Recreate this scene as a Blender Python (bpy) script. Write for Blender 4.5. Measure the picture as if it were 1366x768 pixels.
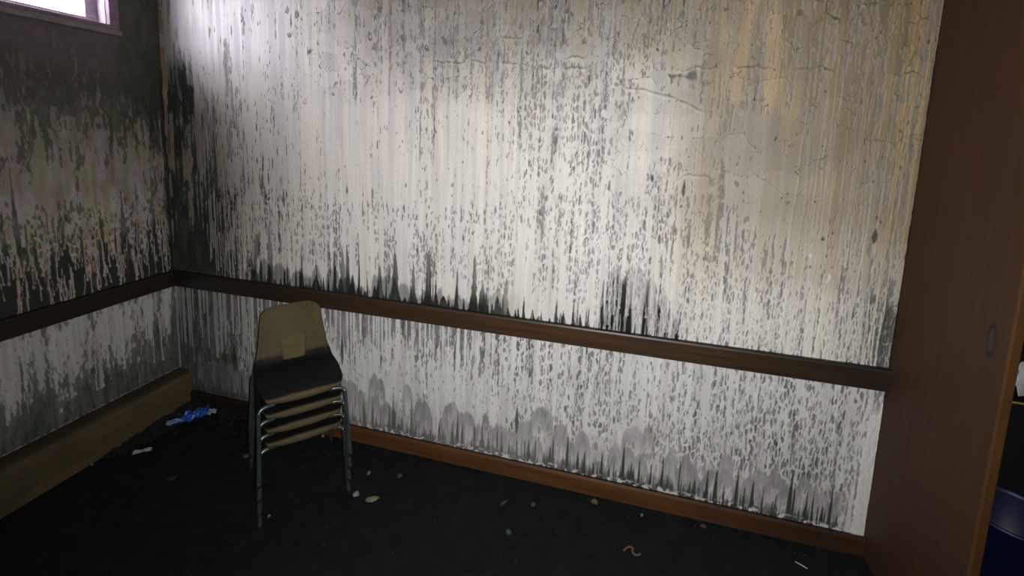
import bpy, bmesh, math, random
import numpy as np
from mathutils import Matrix, Vector

for o in list(bpy.data.objects):
    bpy.data.objects.remove(o, do_unlink=True)
SC = bpy.context.scene
COL = SC.collection

# ------------------------------------------------------------------ camera, sky, lights, exposure
CAM_POS = Vector((2.774, -2.167, 1.832))
CAM_R = ((0.9679451, -0.2424317, -0.0656440),      # columns: right, forward, up
         (0.2485668, 0.9621207, 0.1119746),
         (0.0360113, -0.1247022, 0.9915405))
cd = bpy.data.cameras.new('camera')
cam = bpy.data.objects.new('camera', cd); COL.objects.link(cam)
cd.sensor_fit = 'HORIZONTAL'; cd.sensor_width = 36.0
cd.lens = 594.7 / 1366 * 36.0
cd.shift_y = -128 / 1366                            # the photograph is the lower part of a taller frame
cd.clip_start = 0.02
m = Matrix.Identity(4)
for i in range(3):
    m[i][0] = CAM_R[i][0]; m[i][1] = CAM_R[i][2]; m[i][2] = -CAM_R[i][1]; m[i][3] = CAM_POS[i]
cam.matrix_world = m
SC.camera = cam

world = bpy.data.worlds.new('overcast_sky'); SC.world = world
world.use_nodes = True
bg = world.node_tree.nodes['Background']
bg.inputs['Color'].default_value = (0.87, 0.86, 1.0, 1); bg.inputs['Strength'].default_value = 25.0

FLASH_W = 172.0
fl = bpy.data.lights.new('phone_light', 'SPOT')      # the torch of the phone that took the picture
fl.energy = FLASH_W; fl.color = (1.0, 0.98, 0.945); fl.shadow_soft_size = 0.008
fl.spot_size = math.radians(150); fl.spot_blend = 1.0
flo = bpy.data.objects.new('phone_light', fl); COL.objects.link(flo)
fpos = CAM_POS + Vector((0.030, 0.006, 0.006))
aim = Vector((2.45, 0.0, 1.42))
flo.location = fpos
flo.rotation_euler = (aim - fpos).to_track_quat('-Z', 'Y').to_euler()

pl = bpy.data.lights.new('window_portal', 'AREA')    # guides sampling of the daylight coming through the window
pl.shape = 'RECTANGLE'; pl.size = 1.35; pl.size_y = 0.42
pl.cycles.is_portal = True
plo = bpy.data.objects.new('window_portal', pl); COL.objects.link(plo)
plo.location = (-0.20, -1.0, 2.58)
plo.rotation_euler = Vector((1, 0, 0)).to_track_quat('-Z', 'Z').to_euler()

SC.view_settings.view_transform = 'Standard'
SC.view_settings.look = 'None'
SC.view_settings.gamma = 1.0
SC.view_settings.use_curve_mapping = False
SC.view_settings.exposure = 0.0

# ------------------------------------------------------------------ helpers
rnd = random.Random(7)

def new_mat(name):
    mt = bpy.data.materials.new(name); mt.use_nodes = True
    nt = mt.node_tree
    b = nt.nodes['Principled BSDF']
    return mt, nt, b

def node(nt, typ, **kw):
    n = nt.nodes.new(typ)
    for k, v in kw.items():
        if k in n.inputs.keys() if isinstance(k, str) else False:
            n.inputs[k].default_value = v
        else:
            setattr(n, k, v)
    return n

def noise_mat(name, c1, c2, scale=(8, 8, 8), detail=4, rough=0.6, bump=0.0, bump_scale=60.0, metal=0.0, spec=0.5, coat=0.0):
    mt, nt, b = new_mat(name)
    tc = node(nt, 'ShaderNodeTexCoord'); mp = node(nt, 'ShaderNodeMapping')
    mp.inputs['Scale'].default_value = scale
    nt.links.new(tc.outputs['Object'], mp.inputs['Vector'])
    ns = node(nt, 'ShaderNodeTexNoise'); ns.inputs['Scale'].default_value = 1.0; ns.inputs['Detail'].default_value = detail
    nt.links.new(mp.outputs[0], ns.inputs['Vector'])
    rp = node(nt, 'ShaderNodeValToRGB')
    rp.color_ramp.elements[0].position = 0.3; rp.color_ramp.elements[1].position = 0.7
    rp.color_ramp.elements[0].color = (*c1, 1); rp.color_ramp.elements[1].color = (*c2, 1)
    nt.links.new(ns.outputs[0], rp.inputs[0]); nt.links.new(rp.outputs[0], b.inputs['Base Color'])
    b.inputs['Roughness'].default_value = rough; b.inputs['Metallic'].default_value = metal
    b.inputs['Specular IOR Level'].default_value = spec
    if coat: b.inputs['Coat Weight'].default_value = coat; b.inputs['Coat Roughness'].default_value = 0.3
    if bump:
        n2 = node(nt, 'ShaderNodeTexNoise'); n2.inputs['Scale'].default_value = bump_scale; n2.inputs['Detail'].default_value = 3
        nt.links.new(tc.outputs['Object'], n2.inputs['Vector'])
        bp = node(nt, 'ShaderNodeBump'); bp.inputs['Strength'].default_value = bump; bp.inputs['Distance'].default_value = 0.004
        nt.links.new(n2.outputs[0], bp.inputs['Height']); nt.links.new(bp.outputs[0], b.inputs['Normal'])
    return mt

def wood_mat(name, dark, light, along='X', rough=0.42, soot_top=True, spec=0.5, falloff_x=None):
    mt, nt, b = new_mat(name)
    tc = node(nt, 'ShaderNodeTexCoord'); mp = node(nt, 'ShaderNodeMapping')
    s = [45, 45, 45]; s['XYZ'.index(along)] = 2.0
    mp.inputs['Scale'].default_value = s
    nt.links.new(tc.outputs['Object'], mp.inputs['Vector'])
    ns = node(nt, 'ShaderNodeTexNoise'); ns.inputs['Scale'].default_value = 1.0; ns.inputs['Detail'].default_value = 6
    nt.links.new(mp.outputs[0], ns.inputs['Vector'])
    rp = node(nt, 'ShaderNodeValToRGB')
    rp.color_ramp.elements[0].position = 0.3; rp.color_ramp.elements[1].position = 0.72
    rp.color_ramp.elements[0].color = (*dark, 1); rp.color_ramp.elements[1].color = (*light, 1)
    nt.links.new(ns.outputs[0], rp.inputs[0])
    out = rp.outputs[0]
    n3 = node(nt, 'ShaderNodeTexNoise'); n3.inputs['Scale'].default_value = 4.0; n3.inputs['Detail'].default_value = 5
    nt.links.new(tc.outputs['Object'], n3.inputs['Vector'])
    def mix_to(fac_socket, out, colr):
        mx = node(nt, 'ShaderNodeMix', data_type='RGBA')
        nt.links.new(fac_socket, mx.inputs[0]); nt.links.new(out, mx.inputs[6])
        mx.inputs[7].default_value = (*colr, 1)
        return mx.outputs[2]
    # smoky film in blotches
    r3 = node(nt, 'ShaderNodeMapRange'); r3.inputs[1].default_value = 0.45; r3.inputs[2].default_value = 0.8; r3.inputs[4].default_value = 0.5
    nt.links.new(n3.outputs[0], r3.inputs[0])
    out = mix_to(r3.outputs[0], out, (0.03, 0.024, 0.018))
    if falloff_x:                                   # lamp fall-off painted in: darker towards the corner and right end, room coordinates
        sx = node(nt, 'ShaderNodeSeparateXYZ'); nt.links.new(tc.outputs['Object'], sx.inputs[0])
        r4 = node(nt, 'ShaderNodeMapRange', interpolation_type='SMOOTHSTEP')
        r4.inputs[1].default_value = falloff_x[0]; r4.inputs[2].default_value = falloff_x[1]
        r4.inputs[3].default_value = falloff_x[2]; r4.inputs[4].default_value = 0.0
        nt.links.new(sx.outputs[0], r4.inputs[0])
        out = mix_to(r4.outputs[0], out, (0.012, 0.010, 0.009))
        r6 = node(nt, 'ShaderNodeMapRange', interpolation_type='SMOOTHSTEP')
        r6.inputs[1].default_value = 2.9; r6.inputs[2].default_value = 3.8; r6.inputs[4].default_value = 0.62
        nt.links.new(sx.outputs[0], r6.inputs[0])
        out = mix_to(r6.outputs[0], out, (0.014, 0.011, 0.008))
    if soot_top:                                 # ash that has settled on upward faces
        ge = node(nt, 'ShaderNodeNewGeometry'); sp = node(nt, 'ShaderNodeSeparateXYZ')
        nt.links.new(ge.outputs['True Normal'], sp.inputs[0])
        r5 = node(nt, 'ShaderNodeMapRange'); r5.inputs[1].default_value = 0.35; r5.inputs[2].default_value = 0.8; r5.inputs[4].default_value = 0.95 * float(soot_top)
        nt.links.new(sp.outputs[2], r5.inputs[0])
        out = mix_to(r5.outputs[0], out, (0.008, 0.008, 0.008))
    nt.links.new(out, b.inputs['Base Color'])
    b.inputs['Roughness'].default_value = rough
    b.inputs['Specular IOR Level'].default_value = spec
    bp = node(nt, 'ShaderNodeBump'); bp.inputs['Strength'].default_value = 0.12; bp.inputs['Distance'].default_value = 0.002
    nt.links.new(ns.outputs[0], bp.inputs['Height']); nt.links.new(bp.outputs[0], b.inputs['Normal'])
    return mt

def link(o, parent=None):
    COL.objects.link(o)
    if parent is not None: o.parent = parent
    return o

def tag(o, label=None, cat=None, group=None, kind=None):
    if label: o['label'] = label
    if cat: o['category'] = cat
    if group: o['group'] = group
    if kind: o['kind'] = kind
    return o

def obj(name, bm, mat, parent=None, smooth=False):
    me = bpy.data.meshes.new(name)
    bmesh.ops.recalc_face_normals(bm, faces=bm.faces)
    bm.to_mesh(me); bm.free()
    if smooth:
        me.polygons.foreach_set('use_smooth', [True] * len(me.polygons))
    me.materials.append(mat)
    return link(bpy.data.objects.new(name, me), parent)

def empty(name, loc=(0, 0, 0), rz=0.0):
    o = bpy.data.objects.new(name, None); o.empty_display_size = 0.1
    o.location = loc; o.rotation_euler = (0, 0, rz)
    return link(o)

def add_box(bm, x0, x1, y0, y1, z0, z1, bevel=0.0, seg=2):
    r = bmesh.ops.create_cube(bm, size=1.0)
    vs = r['verts']
    for v in vs:
        v.co = Vector(((x0 + x1) / 2 + v.co.x * (x1 - x0), (y0 + y1) / 2 + v.co.y * (y1 - y0), (z0 + z1) / 2 + v.co.z * (z1 - z0)))
    if bevel:
        es = {e for v in vs for e in v.link_edges}
        bmesh.ops.bevel(bm, geom=list(es), offset=bevel, segments=seg, affect='EDGES', profile=0.5)

def box(name, x0, x1, y0, y1, z0, z1, mat, parent=None, bevel=0.0):
    bm = bmesh.new(); add_box(bm, x0, x1, y0, y1, z0, z1, bevel)
    return obj(name, bm, mat, parent)

def add_prism(bm, prof, axis, a0, a1):
    """profile list of (p, z); axis 'X' -> p is y, extrude along x; axis 'Y' -> p is x, extrude along y"""
    def co(p, z, a): return (a, p, z) if axis == 'X' else (p, a, z)
    A = [bm.verts.new(co(p, z, a0)) for p, z in prof]
    B = [bm.verts.new(co(p, z, a1)) for p, z in prof]
    n = len(prof)
    for i in range(n):
        bm.faces.new((A[i], A[(i + 1) % n], B[(i + 1) % n], B[i]))
    bm.faces.new(A); bm.faces.new(B)

def smooth_path(pts, n=8):
    P = [Vector(p) for p in pts]; out = []
    for i in range(len(P) - 1):
        p0 = P[max(i - 1, 0)]; p1 = P[i]; p2 = P[i + 1]; p3 = P[min(i + 2, len(P) - 1)]
        for k in range(n):
            t = k / n
            out.append(0.5 * ((2 * p1) + (p2 - p0) * t + (2 * p0 - 5 * p1 + 4 * p2 - p3) * t * t + (3 * p1 - p0 - 3 * p2 + p3) * t ** 3))
    out.append(P[-1]); return out

def add_tube(bm, path, r, seg=10):
    rings = []; up = Vector((0.31, 0.83, 0.47))
    for i, p in enumerate(path):
        t = (path[min(i + 1, len(path) - 1)] - path[max(i - 1, 0)]).normalized()
        a = t.cross(up).normalized(); b = t.cross(a).normalized()
        rr = r[i] if isinstance(r, (list, tuple)) else r
        rings.append([bm.verts.new(p + a * rr * math.cos(2 * math.pi * k / seg) + b * rr * math.sin(2 * math.pi * k / seg)) for k in range(seg)])
    for i in range(len(rings) - 1):
        for k in range(seg):
            bm.faces.new((rings[i][k], rings[i][(k + 1) % seg], rings[i + 1][(k + 1) % seg], rings[i + 1][k]))
    bm.faces.new(rings[0]); bm.faces.new(rings[-1])

# ------------------------------------------------------------------ peeling paint: wall surfaces laid out in wall coordinates
def vn(x, z, sx, sz, seed):
    """smooth value noise 0..1 with cell size sx by sz (metres)"""
    T = np.random.RandomState(seed).rand(256, 256).astype(np.float32)
    u = x / sx + seed * 7.31; v = z / sz + seed * 3.17
    iu = np.floor(u).astype(np.int32); iv = np.floor(v).astype(np.int32)
    fu = (u - iu).astype(np.float32); fv = (v - iv).astype(np.float32)
    fu = fu * fu * (3 - 2 * fu); fv = fv * fv * (3 - 2 * fv)
    a = T[iu & 255, iv & 255]; b = T[(iu + 1) & 255, iv & 255]; c = T[iu & 255, (iv + 1) & 255]; d = T[(iu + 1) & 255, (iv + 1) & 255]
    return (a * (1 - fu) + b * fu) * (1 - fv) + (c * (1 - fu) + d * fu) * fv

def fbm(x, z, sx, sz, seed, oct=3, g=0.55):
    s = 0; a = 1.0; t = 0
    for k in range(oct):
        s = s + a * vn(x, z, sx / 2 ** k, sz / 2 ** k, seed + 17 * k); t += a; a *= g
    return s / t

def worley(x, z, sx, sz, seed):
    """F1, F2 and a random value per cell"""
    R = np.random.RandomState(seed); T = R.rand(256, 256, 3).astype(np.float32)
    u = (x / sx).astype(np.float32); v = (z / sz).astype(np.float32)
    iu = np.floor(u).astype(np.int32); iv = np.floor(v).astype(np.int32)
    f1 = np.full(u.shape, 9.0, np.float32); f2 = f1.copy(); cid = np.zeros(u.shape, np.float32)
    for du in (-1, 0, 1):
        for dv in (-1, 0, 1):
            a = iu + du; b = iv + dv
            t = T[a & 255, b & 255]
            d = np.sqrt((a + t[..., 0] - u) ** 2 + (b + t[..., 1] - v) ** 2)
            nearer = d < f1
            f2 = np.where(nearer, f1, np.minimum(f2, d)); cid = np.where(nearer, t[..., 2], cid); f1 = np.where(nearer, d, f1)
    return f1, f2, cid

def ss(a, b, x):
    t = np.clip((x - a) / (b - a), 0, 1); return t * t * (3 - 2 * t)

def lerp(a, b, t):
    t = t[..., None] if isinstance(t, np.ndarray) and (np.ndim(a) == 1 or np.ndim(a) == 3) else t
    return a * (1 - t) + b * t

def gridmap(x, z, xs, zs, vals):
    """smooth bilinear map of hand-set values over the wall"""
    vals = np.array(vals, np.float32)
    ix = np.clip(np.searchsorted(xs, x) - 1, 0, len(xs) - 2); iz = np.clip(np.searchsorted(zs, z) - 1, 0, len(zs) - 2)
    xs = np.array(xs); zs = np.array(zs)
    fx = np.clip((x - xs[ix]) / (xs[ix + 1] - xs[ix]), 0, 1); fz = np.clip((z - zs[iz]) / (zs[iz + 1] - zs[iz]), 0, 1)
    fx = fx * fx * (3 - 2 * fx); fz = fz * fz * (3 - 2 * fz)
    return (vals[iz, ix] * (1 - fx) + vals[iz, ix + 1] * fx) * (1 - fz) + (vals[iz + 1, ix] * (1 - fx) + vals[iz + 1, ix + 1] * fx) * fz

def tips(xa, seed, spacing, zlo, zhi, hmin, hmax, power=1.0, wide=(0.5, 1.1)):
    """lower edge of the paint as a row of pointed fingers: returns z(x)"""
    R = np.random.RandomState(seed); out = np.full(xa.shape, 9.0, np.float32)
    x = xa.min() - 0.05
    while x < xa.max() + 0.05:
        w = spacing * R.uniform(*wide); zt = zlo + (zhi - zlo) * R.rand() ** 1.3; h = R.uniform(hmin, hmax)
        out = np.minimum(out, zt + h * (np.abs(xa - x) / (w * 0.5)) ** power)
        x += spacing * R.uniform(0.35, 1.2)
    return out

def humps(xa, seed, spacing, zlo, zhi, wmin, wmax):
    """round-topped wash marks: returns z(x) of their upper edge and an index shade"""
    R = np.random.RandomState(seed); out = np.full(xa.shape, -1.0, np.float32); sh = np.zeros(xa.shape, np.float32)
    x = xa.min() - 0.05
    while x < xa.max() + 0.05:
        w = R.uniform(wmin, wmax); zt = R.uniform(zlo, zhi); t = np.abs(xa - x) / (w * 0.5)
        z = np.where(t < 1, zt - 0.12 * (1 - np.sqrt(np.clip(1 - t ** 2.6, 0, 1))), -1)
        s = R.rand(); sh = np.where(z > out, s, sh); out = np.maximum(out, z)
        x += spacing * R.uniform(0.5, 1.4)
    return out, sh

def spikes(x, z, z0, seed, spacing, hmin, hmax, wmin, wmax):
    """dark marks that stand on z0 and narrow upward: returns mask 0..1"""
    xa = x[0]; R = np.random.RandomState(seed); out = np.zeros(x.shape, np.float32); p = xa.min()
    while p < xa.max():
        h = R.uniform(hmin, hmax) * R.uniform(0.5, 1); w = R.uniform(wmin, wmax)
        lo = max(np.searchsorted(xa, p - w), 0); hi = np.searchsorted(xa, p + w)
        if hi > lo:
            t = np.clip((z[:, lo:hi] - z0) / h, 0, 1.2)
            d = np.abs(x[:, lo:hi] - p) / (w * 0.5 * np.clip(1 - t, 0.001, 1))
            out[:, lo:hi] = np.maximum(out[:, lo:hi], (1 - ss(0.6, 1.1, d)) * (1 - ss(0.75, 1.0, t)))
        p += spacing * R.uniform(0.3, 1.7)
    return out

def columns(x, z, z0, seed, spacing, hmin, hmax, wmin, wmax, pw=.4, flare=.5):
    """bare upright gaps between runs of paint: even width, rounded top, wider foot"""
    xa = x[0]; R = np.random.RandomState(seed); out = np.zeros(x.shape, np.float32); p = xa.min()
    while p < xa.max():
        h = hmin + (hmax - hmin) * R.rand() ** 1.8; w = R.uniform(wmin, wmax)
        lo = max(np.searchsorted(xa, p - w * 1.6), 0); hi = np.searchsorted(xa, p + w * 1.6)
        if hi > lo:
            zz = z[:, lo:hi]; t = np.clip((zz - z0) / h, 0, 1.2)
            c = p + .006 * (vn(x[:, lo:hi] * 0 + p, zz, 1., .06, seed + 3) - .5)
            ww = w * .5 * np.clip(1 - t, 0, 1) ** pw * (1 + flare * np.exp(-(zz - z0) / .03)) * (.75 + .5 * vn(x[:, lo:hi] * 0 + p * 50, zz, 1., .03, seed + 4))
            out[:, lo:hi] = np.maximum(out[:, lo:hi], (1 - ss(.8, 1.15, np.abs(x[:, lo:hi] - c) / np.maximum(ww, .0004))) * (t < 1))
        p += spacing * R.uniform(.35, 1.7)
    return out

def net(x, z, sx, sz, seed, fill, lw=.16):
    """rootlike net of paint: lines where cells meet, some cells still filled; fill is the share of filled cells"""
    wxx = x + .010 * (vn(x, z, .016, .022, seed + 1) - .5) + .004 * (vn(x, z, .006, .009, seed + 2) - .5)
    wzz = z + .016 * (vn(x, z, .016, .022, seed + 3) - .5)
    f1, f2, cid = worley(wxx, wzz, sx, sz, seed + 4)
    e = f2 - f1; l = lw * (.6 + .9 * vn(x, z, .03, .03, seed + 5))
    return np.maximum(1 - ss(l * .8, l * 1.6, e), ss(-.04, .04, fill - cid)), e, cid

def slits(x, z, marks):
    """small lens-shaped holes, upright: list of (x, z, half length, half width)"""
    xa = x[0]; za = z[:, 0]; out = np.zeros(x.shape, np.float32)
    for (px, pz, hl, hw) in marks:
        i0 = np.searchsorted(xa, px - hw * 1.5); i1 = np.searchsorted(xa, px + hw * 1.5) + 1
        j0 = np.searchsorted(za, pz - hl); j1 = np.searchsorted(za, pz + hl) + 1
        if i1 <= i0 or j1 <= j0: continue
        zz = z[j0:j1, i0:i1]; xx = x[j0:j1, i0:i1]
        t = (zz - pz) / hl
        w = hw * np.clip((1 - t * t) * (1 - 0.35 * t), 0.02, 2)
        out[j0:j1, i0:i1] = np.maximum(out[j0:j1, i0:i1], 1 - ss(0.75, 1.15, np.abs(xx - px) / w))
    return out

def strands(x, z, seed, n, xr, zr, lr, wid, wander):
    """thin hanging threads of paint that wander and end in a drop: mask"""
    xa = x[0]; za = z[:, 0]; R = np.random.RandomState(seed); out = np.zeros(x.shape, np.float32)
    dz = za[1] - za[0]; dx = xa[1] - xa[0]
    for _ in range(n):
        px = R.uniform(*xr); top = R.uniform(*zr); ln = R.uniform(*lr); w = wid * R.uniform(0.6, 1.5)
        j1 = np.searchsorted(za, top); j0 = max(np.searchsorted(za, top - ln), 0)
        drift = 0.0; v = 0.0
        for j in range(min(j1, len(za)) - 1, j0 - 1, -1):
            v = v * 0.8 + R.normal() * wander; drift += v * dz
            if R.rand() < 0.04: v += R.choice((-1, 1)) * wander * 5
            c = px + drift; ww = w * (1.7 if j - j0 < 3 else 1.0)
            i0 = int((c - ww * 1.6 - xa[0]) / dx); i1 = int((c + ww * 1.6 - xa[0]) / dx) + 2
            i0 = max(i0, 0); i1 = min(i1, len(xa))
            if i1 > i0:
                out[j, i0:i1] = np.maximum(out[j, i0:i1], 1 - ss(0.5, 1.3, np.abs(xa[i0:i1] - c) / ww))
    return out

A = lambda *c: np.array(c, np.float32)
WHITE = A(.82, .80, .76); CREAM = A(.79, .735, .64); TAN = A(.52, .425, .285); LILAC = A(.60, .575, .60)
GREY = A(.37, .355, .365); GREYD = A(.19, .185, .185); SOOT = A(.016, .020, .016); GREEN = A(.042, .066, .032); OCHRE = A(.50, .37, .17)

def paint_back(x, z):
    XS = [0, .15, .35, .7, 1.1, 1.5, 2.0, 2.4, 2.8, 3.2, 3.6, 3.93]
    ZS = [.90, 1.0, 1.12, 1.3, 1.6, 1.9, 2.1, 2.3, 2.6]
    xa = x[0]
    G = lambda v: gridmap(x, z, XS, ZS, v)
    # --- streak fields: long runs, short runs, grain, clusters
    wx = x + .006 * (vn(x, z, .03, .10, 1) - .5)
    s1 = vn(wx, z, .021, .75, 21); s2 = vn(wx, z, .0095, .34, 22); s3 = vn(x, z, .06, 1.3, 23); s4 = vn(wx, z, .0055, .16, 24)
    fine = fbm(wx, z, .0085, .038, 26, 3, .65); clus = fbm(x, z, .16, .22, 29, 3)
    # --- layers under the coat: dark soot, grey stain, thin wash
    hue = (fbm(x, z, .04, .09, 3) - .5)[..., None]
    grey = lerp(GREYD, GREY, ss(.25, .75, .5 * s2 + .5 * fbm(x, z, .02, .12, 5))) * (1 + hue * A(.34, -.16, .42))
    darkc = lerp(SOOT, GREEN, ss(.5, .75, vn(x, z, .05, .1, 12)) * .7)
    dark = G([
        [1.0, 1.0, .95, .60, .60, .60, .50, .24, .40, .22, .30, .70],
        [1.0, 1.0, .90, .50, .40, .36, .30, .20, .40, .18, .25, .60],
        [1.0, 1.0, .85, .50, .36, .32, .28, .22, .30, .16, .20, .50],
        [1.0, .95, .80, .52, .42, .38, .34, .30, .26, .16, .16, .35],
        [1.0, .90, .72, .60, .52, .48, .42, .34, .26, .16, .16, .25],
        [.95, .85, .66, .55, .50, .46, .42, .36, .28, .22, .22, .30],
        [.90, .75, .40, .36, .40, .42, .40, .36, .34, .28, .28, .36],
        [.40, .25, .14, .18, .30, .42, .46, .46, .46, .40, .40, .50],
        [.25, .10, .05, .12, .32, .50, .55, .56, .56, .55, .55, .60]])
    sub = lerp(grey, darkc, ss(.38, .62, dark + .55 * (fbm(x, z, .02, .10, 11) - .5) + .25 * (s2 - .5)) * .94)
    wash = lerp(A(.46, .435, .455), A(.50, .455, .39), ss(.3, .7, s3)) * (.86 + .22 * s2 + .10 * s4)[..., None]
    # --- the coat: white, cream, smoke tan
    warm = G([
        [.75, .7, .5, .25, .08, .0, .0, .0, .0, .12, .18, .2],
        [.75, .7, .5, .25, .08, .0, .0, .0, .02, .16, .24, .3],
        [.8, .8, .55, .28, .10, .0, .0, .0, .04, .22, .32, .4],
        [.85, .85, .6, .36, .18, .08, .0, .0, .06, .52, .62, .7],
        [.85, .85, .62, .44, .34, .25, .16, .02, .12, .74, .82, .9],
        [.75, .7, .5, .40, .34, .34, .28, .10, .14, .76, .88, 1.],
        [.6, .4, .2, .22, .30, .38, .36, .26, .36, .84, .95, 1.],
        [.4, .2, .0, .10, .32, .50, .54, .56, .64, .88, 1., 1.],
        [.3, .1, .0, .10, .32, .62, .74, .78, .82, .94, 1., 1.]])
    wv = np.clip(warm + .34 * (s1 - .5) + .22 * (s2 - .5) + .18 * (s3 - .5), 0, 1.05)
    coat = lerp(lerp(WHITE, CREAM, np.clip(wv * 2, 0, 1)), TAN, np.clip(wv * 2 - 1, 0, 1))
    dim = G([  # smoke-dulled coat, with lamp fall-off and window glow painted in
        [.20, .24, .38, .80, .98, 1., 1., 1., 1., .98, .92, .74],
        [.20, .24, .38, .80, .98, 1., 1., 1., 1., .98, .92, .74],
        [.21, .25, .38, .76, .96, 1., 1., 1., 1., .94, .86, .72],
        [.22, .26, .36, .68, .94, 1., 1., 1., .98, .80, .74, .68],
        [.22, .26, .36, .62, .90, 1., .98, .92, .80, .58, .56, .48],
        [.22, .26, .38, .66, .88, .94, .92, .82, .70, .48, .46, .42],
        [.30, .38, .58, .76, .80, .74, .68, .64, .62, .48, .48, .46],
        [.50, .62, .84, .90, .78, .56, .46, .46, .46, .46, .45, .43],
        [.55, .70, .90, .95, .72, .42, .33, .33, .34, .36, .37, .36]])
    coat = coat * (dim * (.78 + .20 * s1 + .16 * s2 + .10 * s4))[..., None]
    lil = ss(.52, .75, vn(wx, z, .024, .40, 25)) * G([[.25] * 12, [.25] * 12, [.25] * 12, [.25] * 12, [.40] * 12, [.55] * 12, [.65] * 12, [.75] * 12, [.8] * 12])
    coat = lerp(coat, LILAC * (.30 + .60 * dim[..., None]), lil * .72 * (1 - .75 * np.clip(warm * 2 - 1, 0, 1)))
    oc = ss(.45, .75, vn(x, z, .025, .4, 27)) * np.exp(-((x - 3.33) / .20) ** 2) * ss(1.72, 2.0, z)
    coat = lerp(coat, OCHRE, oc * .50)
    oc2 = ss(.42, .66, vn(x, z, .010, .5, 28)) * ss(3.70, 3.86, x) * ss(1.2, 1.6, z)
    coat = lerp(coat, OCHRE * .75, oc2 * .75)
    # --- how much is left of it
    cov = G([
        [.05, .10, .22, .58, .64, .66, .68, .68, .36, .26, .18, .02],
        [.06, .12, .24, .54, .60, .64, .66, .58, .38, .34, .28, .08],
        [.08, .16, .27, .46, .52, .56, .54, .46, .42, .46, .42, .20],
        [.10, .22, .38, .56, .66, .68, .66, .58, .54, .64, .62, .45],
        [.14, .32, .52, .72, .88, .94, .92, .72, .60, .80, .80, .64],
        [.16, .34, .56, .76, .88, .90, .84, .66, .60, .82, .82, .70],
        [.26, .44, .72, .84, .80, .74, .68, .60, .60, .72, .74, .66],
        [.55, .80, .96, .92, .78, .64, .58, .55, .55, .60, .62, .58],
        [.60, .85, 1.0, .94, .74, .56, .50, .48, .48, .52, .52, .50]])
    lace = G([
        [.1, .1, .2, .3, .3, .3, .4, .5, .7, .9, .9, .8],
        [.1, .2, .3, .5, .5, .5, .6, .7, .8, .9, .9, .7],
        [.1, .3, .5, .8, .8, .8, .8, .9, .9, .9, .8, .6],
        [.1, .3, .6, .9, .9, .9, .9, .9, .9, .6, .5, .5],
        [.1, .2, .3, .3, .25, .15, .4, .9, 1., .3, .2, .4],
        [.1, .2, .2, .2, .2, .2, .5, .9, .9, .25, .2, .3],
        [.1, .1, .1, .3, .5, .6, .7, .8, .8, .4, .4, .5],
        [.0, .0, .1, .3, .5, .6, .6, .6, .6, .5, .5, .5],
        [.0, .0, .0, .2, .4, .5, .5, .5, .5, .5, .5, .5]])
    f1, f2, cid = worley(wx + .004 * (vn(x, z, .012, .02, 36) - .5), z, .0105, .034, 41)
    g1, g2, gid = worley(x + .014 * (vn(x, z, .03, .04, 38) - .5), z + .02 * (vn(x, z, .03, .04, 39) - .5), .023, .058, 43)
    e1 = f2 - f1; e2 = g2 - g1
    P = .5 + (cov - .56) * .62 + .20 * (s1 - .5) + .24 * (s2 - .5) + .24 * (s4 - .5) + .55 * (fine - .5) + .30 * (clus - .5)
    P = P + lace * (.26 * (.34 - np.minimum(e1, .9)) + .20 * (.30 - np.minimum(e2, .9)) + .22 * (cid - .5) + .12 * (gid - .5))
    N1, ne, nid = net(x, z, .0125, .050, 141, np.clip(.02 + (cov - .46) * 1.5, 0, 1), .24)
    nl = ss(.42, .62, lace + .55 * (fbm(x, z, .07, .11, 151) - .5) - .12)
    P = P * (1 - nl * .8) + nl * .8 * (.30 + .30 * N1 + .26 * (fine - .5) + .12 * (nid - .5) + .25 * (s2 - .5))
    big = 1 - ss(.55, 1.05, x)
    P = P + big * (.34 * (vn(wx, z, .022, .085, 48) - .5) + .26 * (vn(wx, z, .045, .20, 49) - .5) - .16 * (s4 - .5) - .25 * (fine - .5))
    # --- pointed ends of the runs just above the rail
    zt = tips(xa, 51, .060, .918, .975, .12, .34, power=1.35, wide=(.5, 1.15))
    zt2 = tips(xa, 52, .024, .902, .925, .05, .14, power=1.2)
    zt = np.where((xa > .58) & (xa < 2.25), .0, .0) + .0 * zt2
    edge_n = .012 * (fine - .5)
    gap = columns(x, z, .90, 53, .075, .06, .36, .012, .048, .55, .7) * ss(.5, .62, x) * (1 - ss(2.15, 2.3, x))
    gap = np.maximum(gap, columns(x, z, .90, 57, .030, .02, .20, .005, .018, .6, .8) * ss(.6, .7, x) * (1 - ss(2.62, 2.72, x)))
    fing = 1 - gap
    below = (1 - fing) * ss(.5, .7, x)
    body = ss(.05, .0, np.abs(z - zt[None, :] - .03)) * 0
    near = fing * (1 - ss(.95, 1.10, z)) * ss(.58, .75, x) * (1 - ss(2.5, 2.7, x))
    P = P + near * .22
    run = ss(.60, .68, vn(wx, z, .020, 1.0, 55) + .25 * (clus - .5)) * ss(.6, .8, x) * (1 - ss(1.25, 1.5, z))
    P = np.where(run > .5, np.maximum(P, .62 + .2 * (s4 - .3)), P)
    # --- the burnt corner: runs that hang over soot
    cz = tips(xa, 71, .036, .94, 1.30, .25, .8, power=1.2)
    cornr = 1 - ss(.25, .60, x + .14 * (vn(x, z, .04, .3, 72) - .5))
    P = P - cornr * (1 - ss(-.01, .03, z - cz[None, :])) * .7
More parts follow.
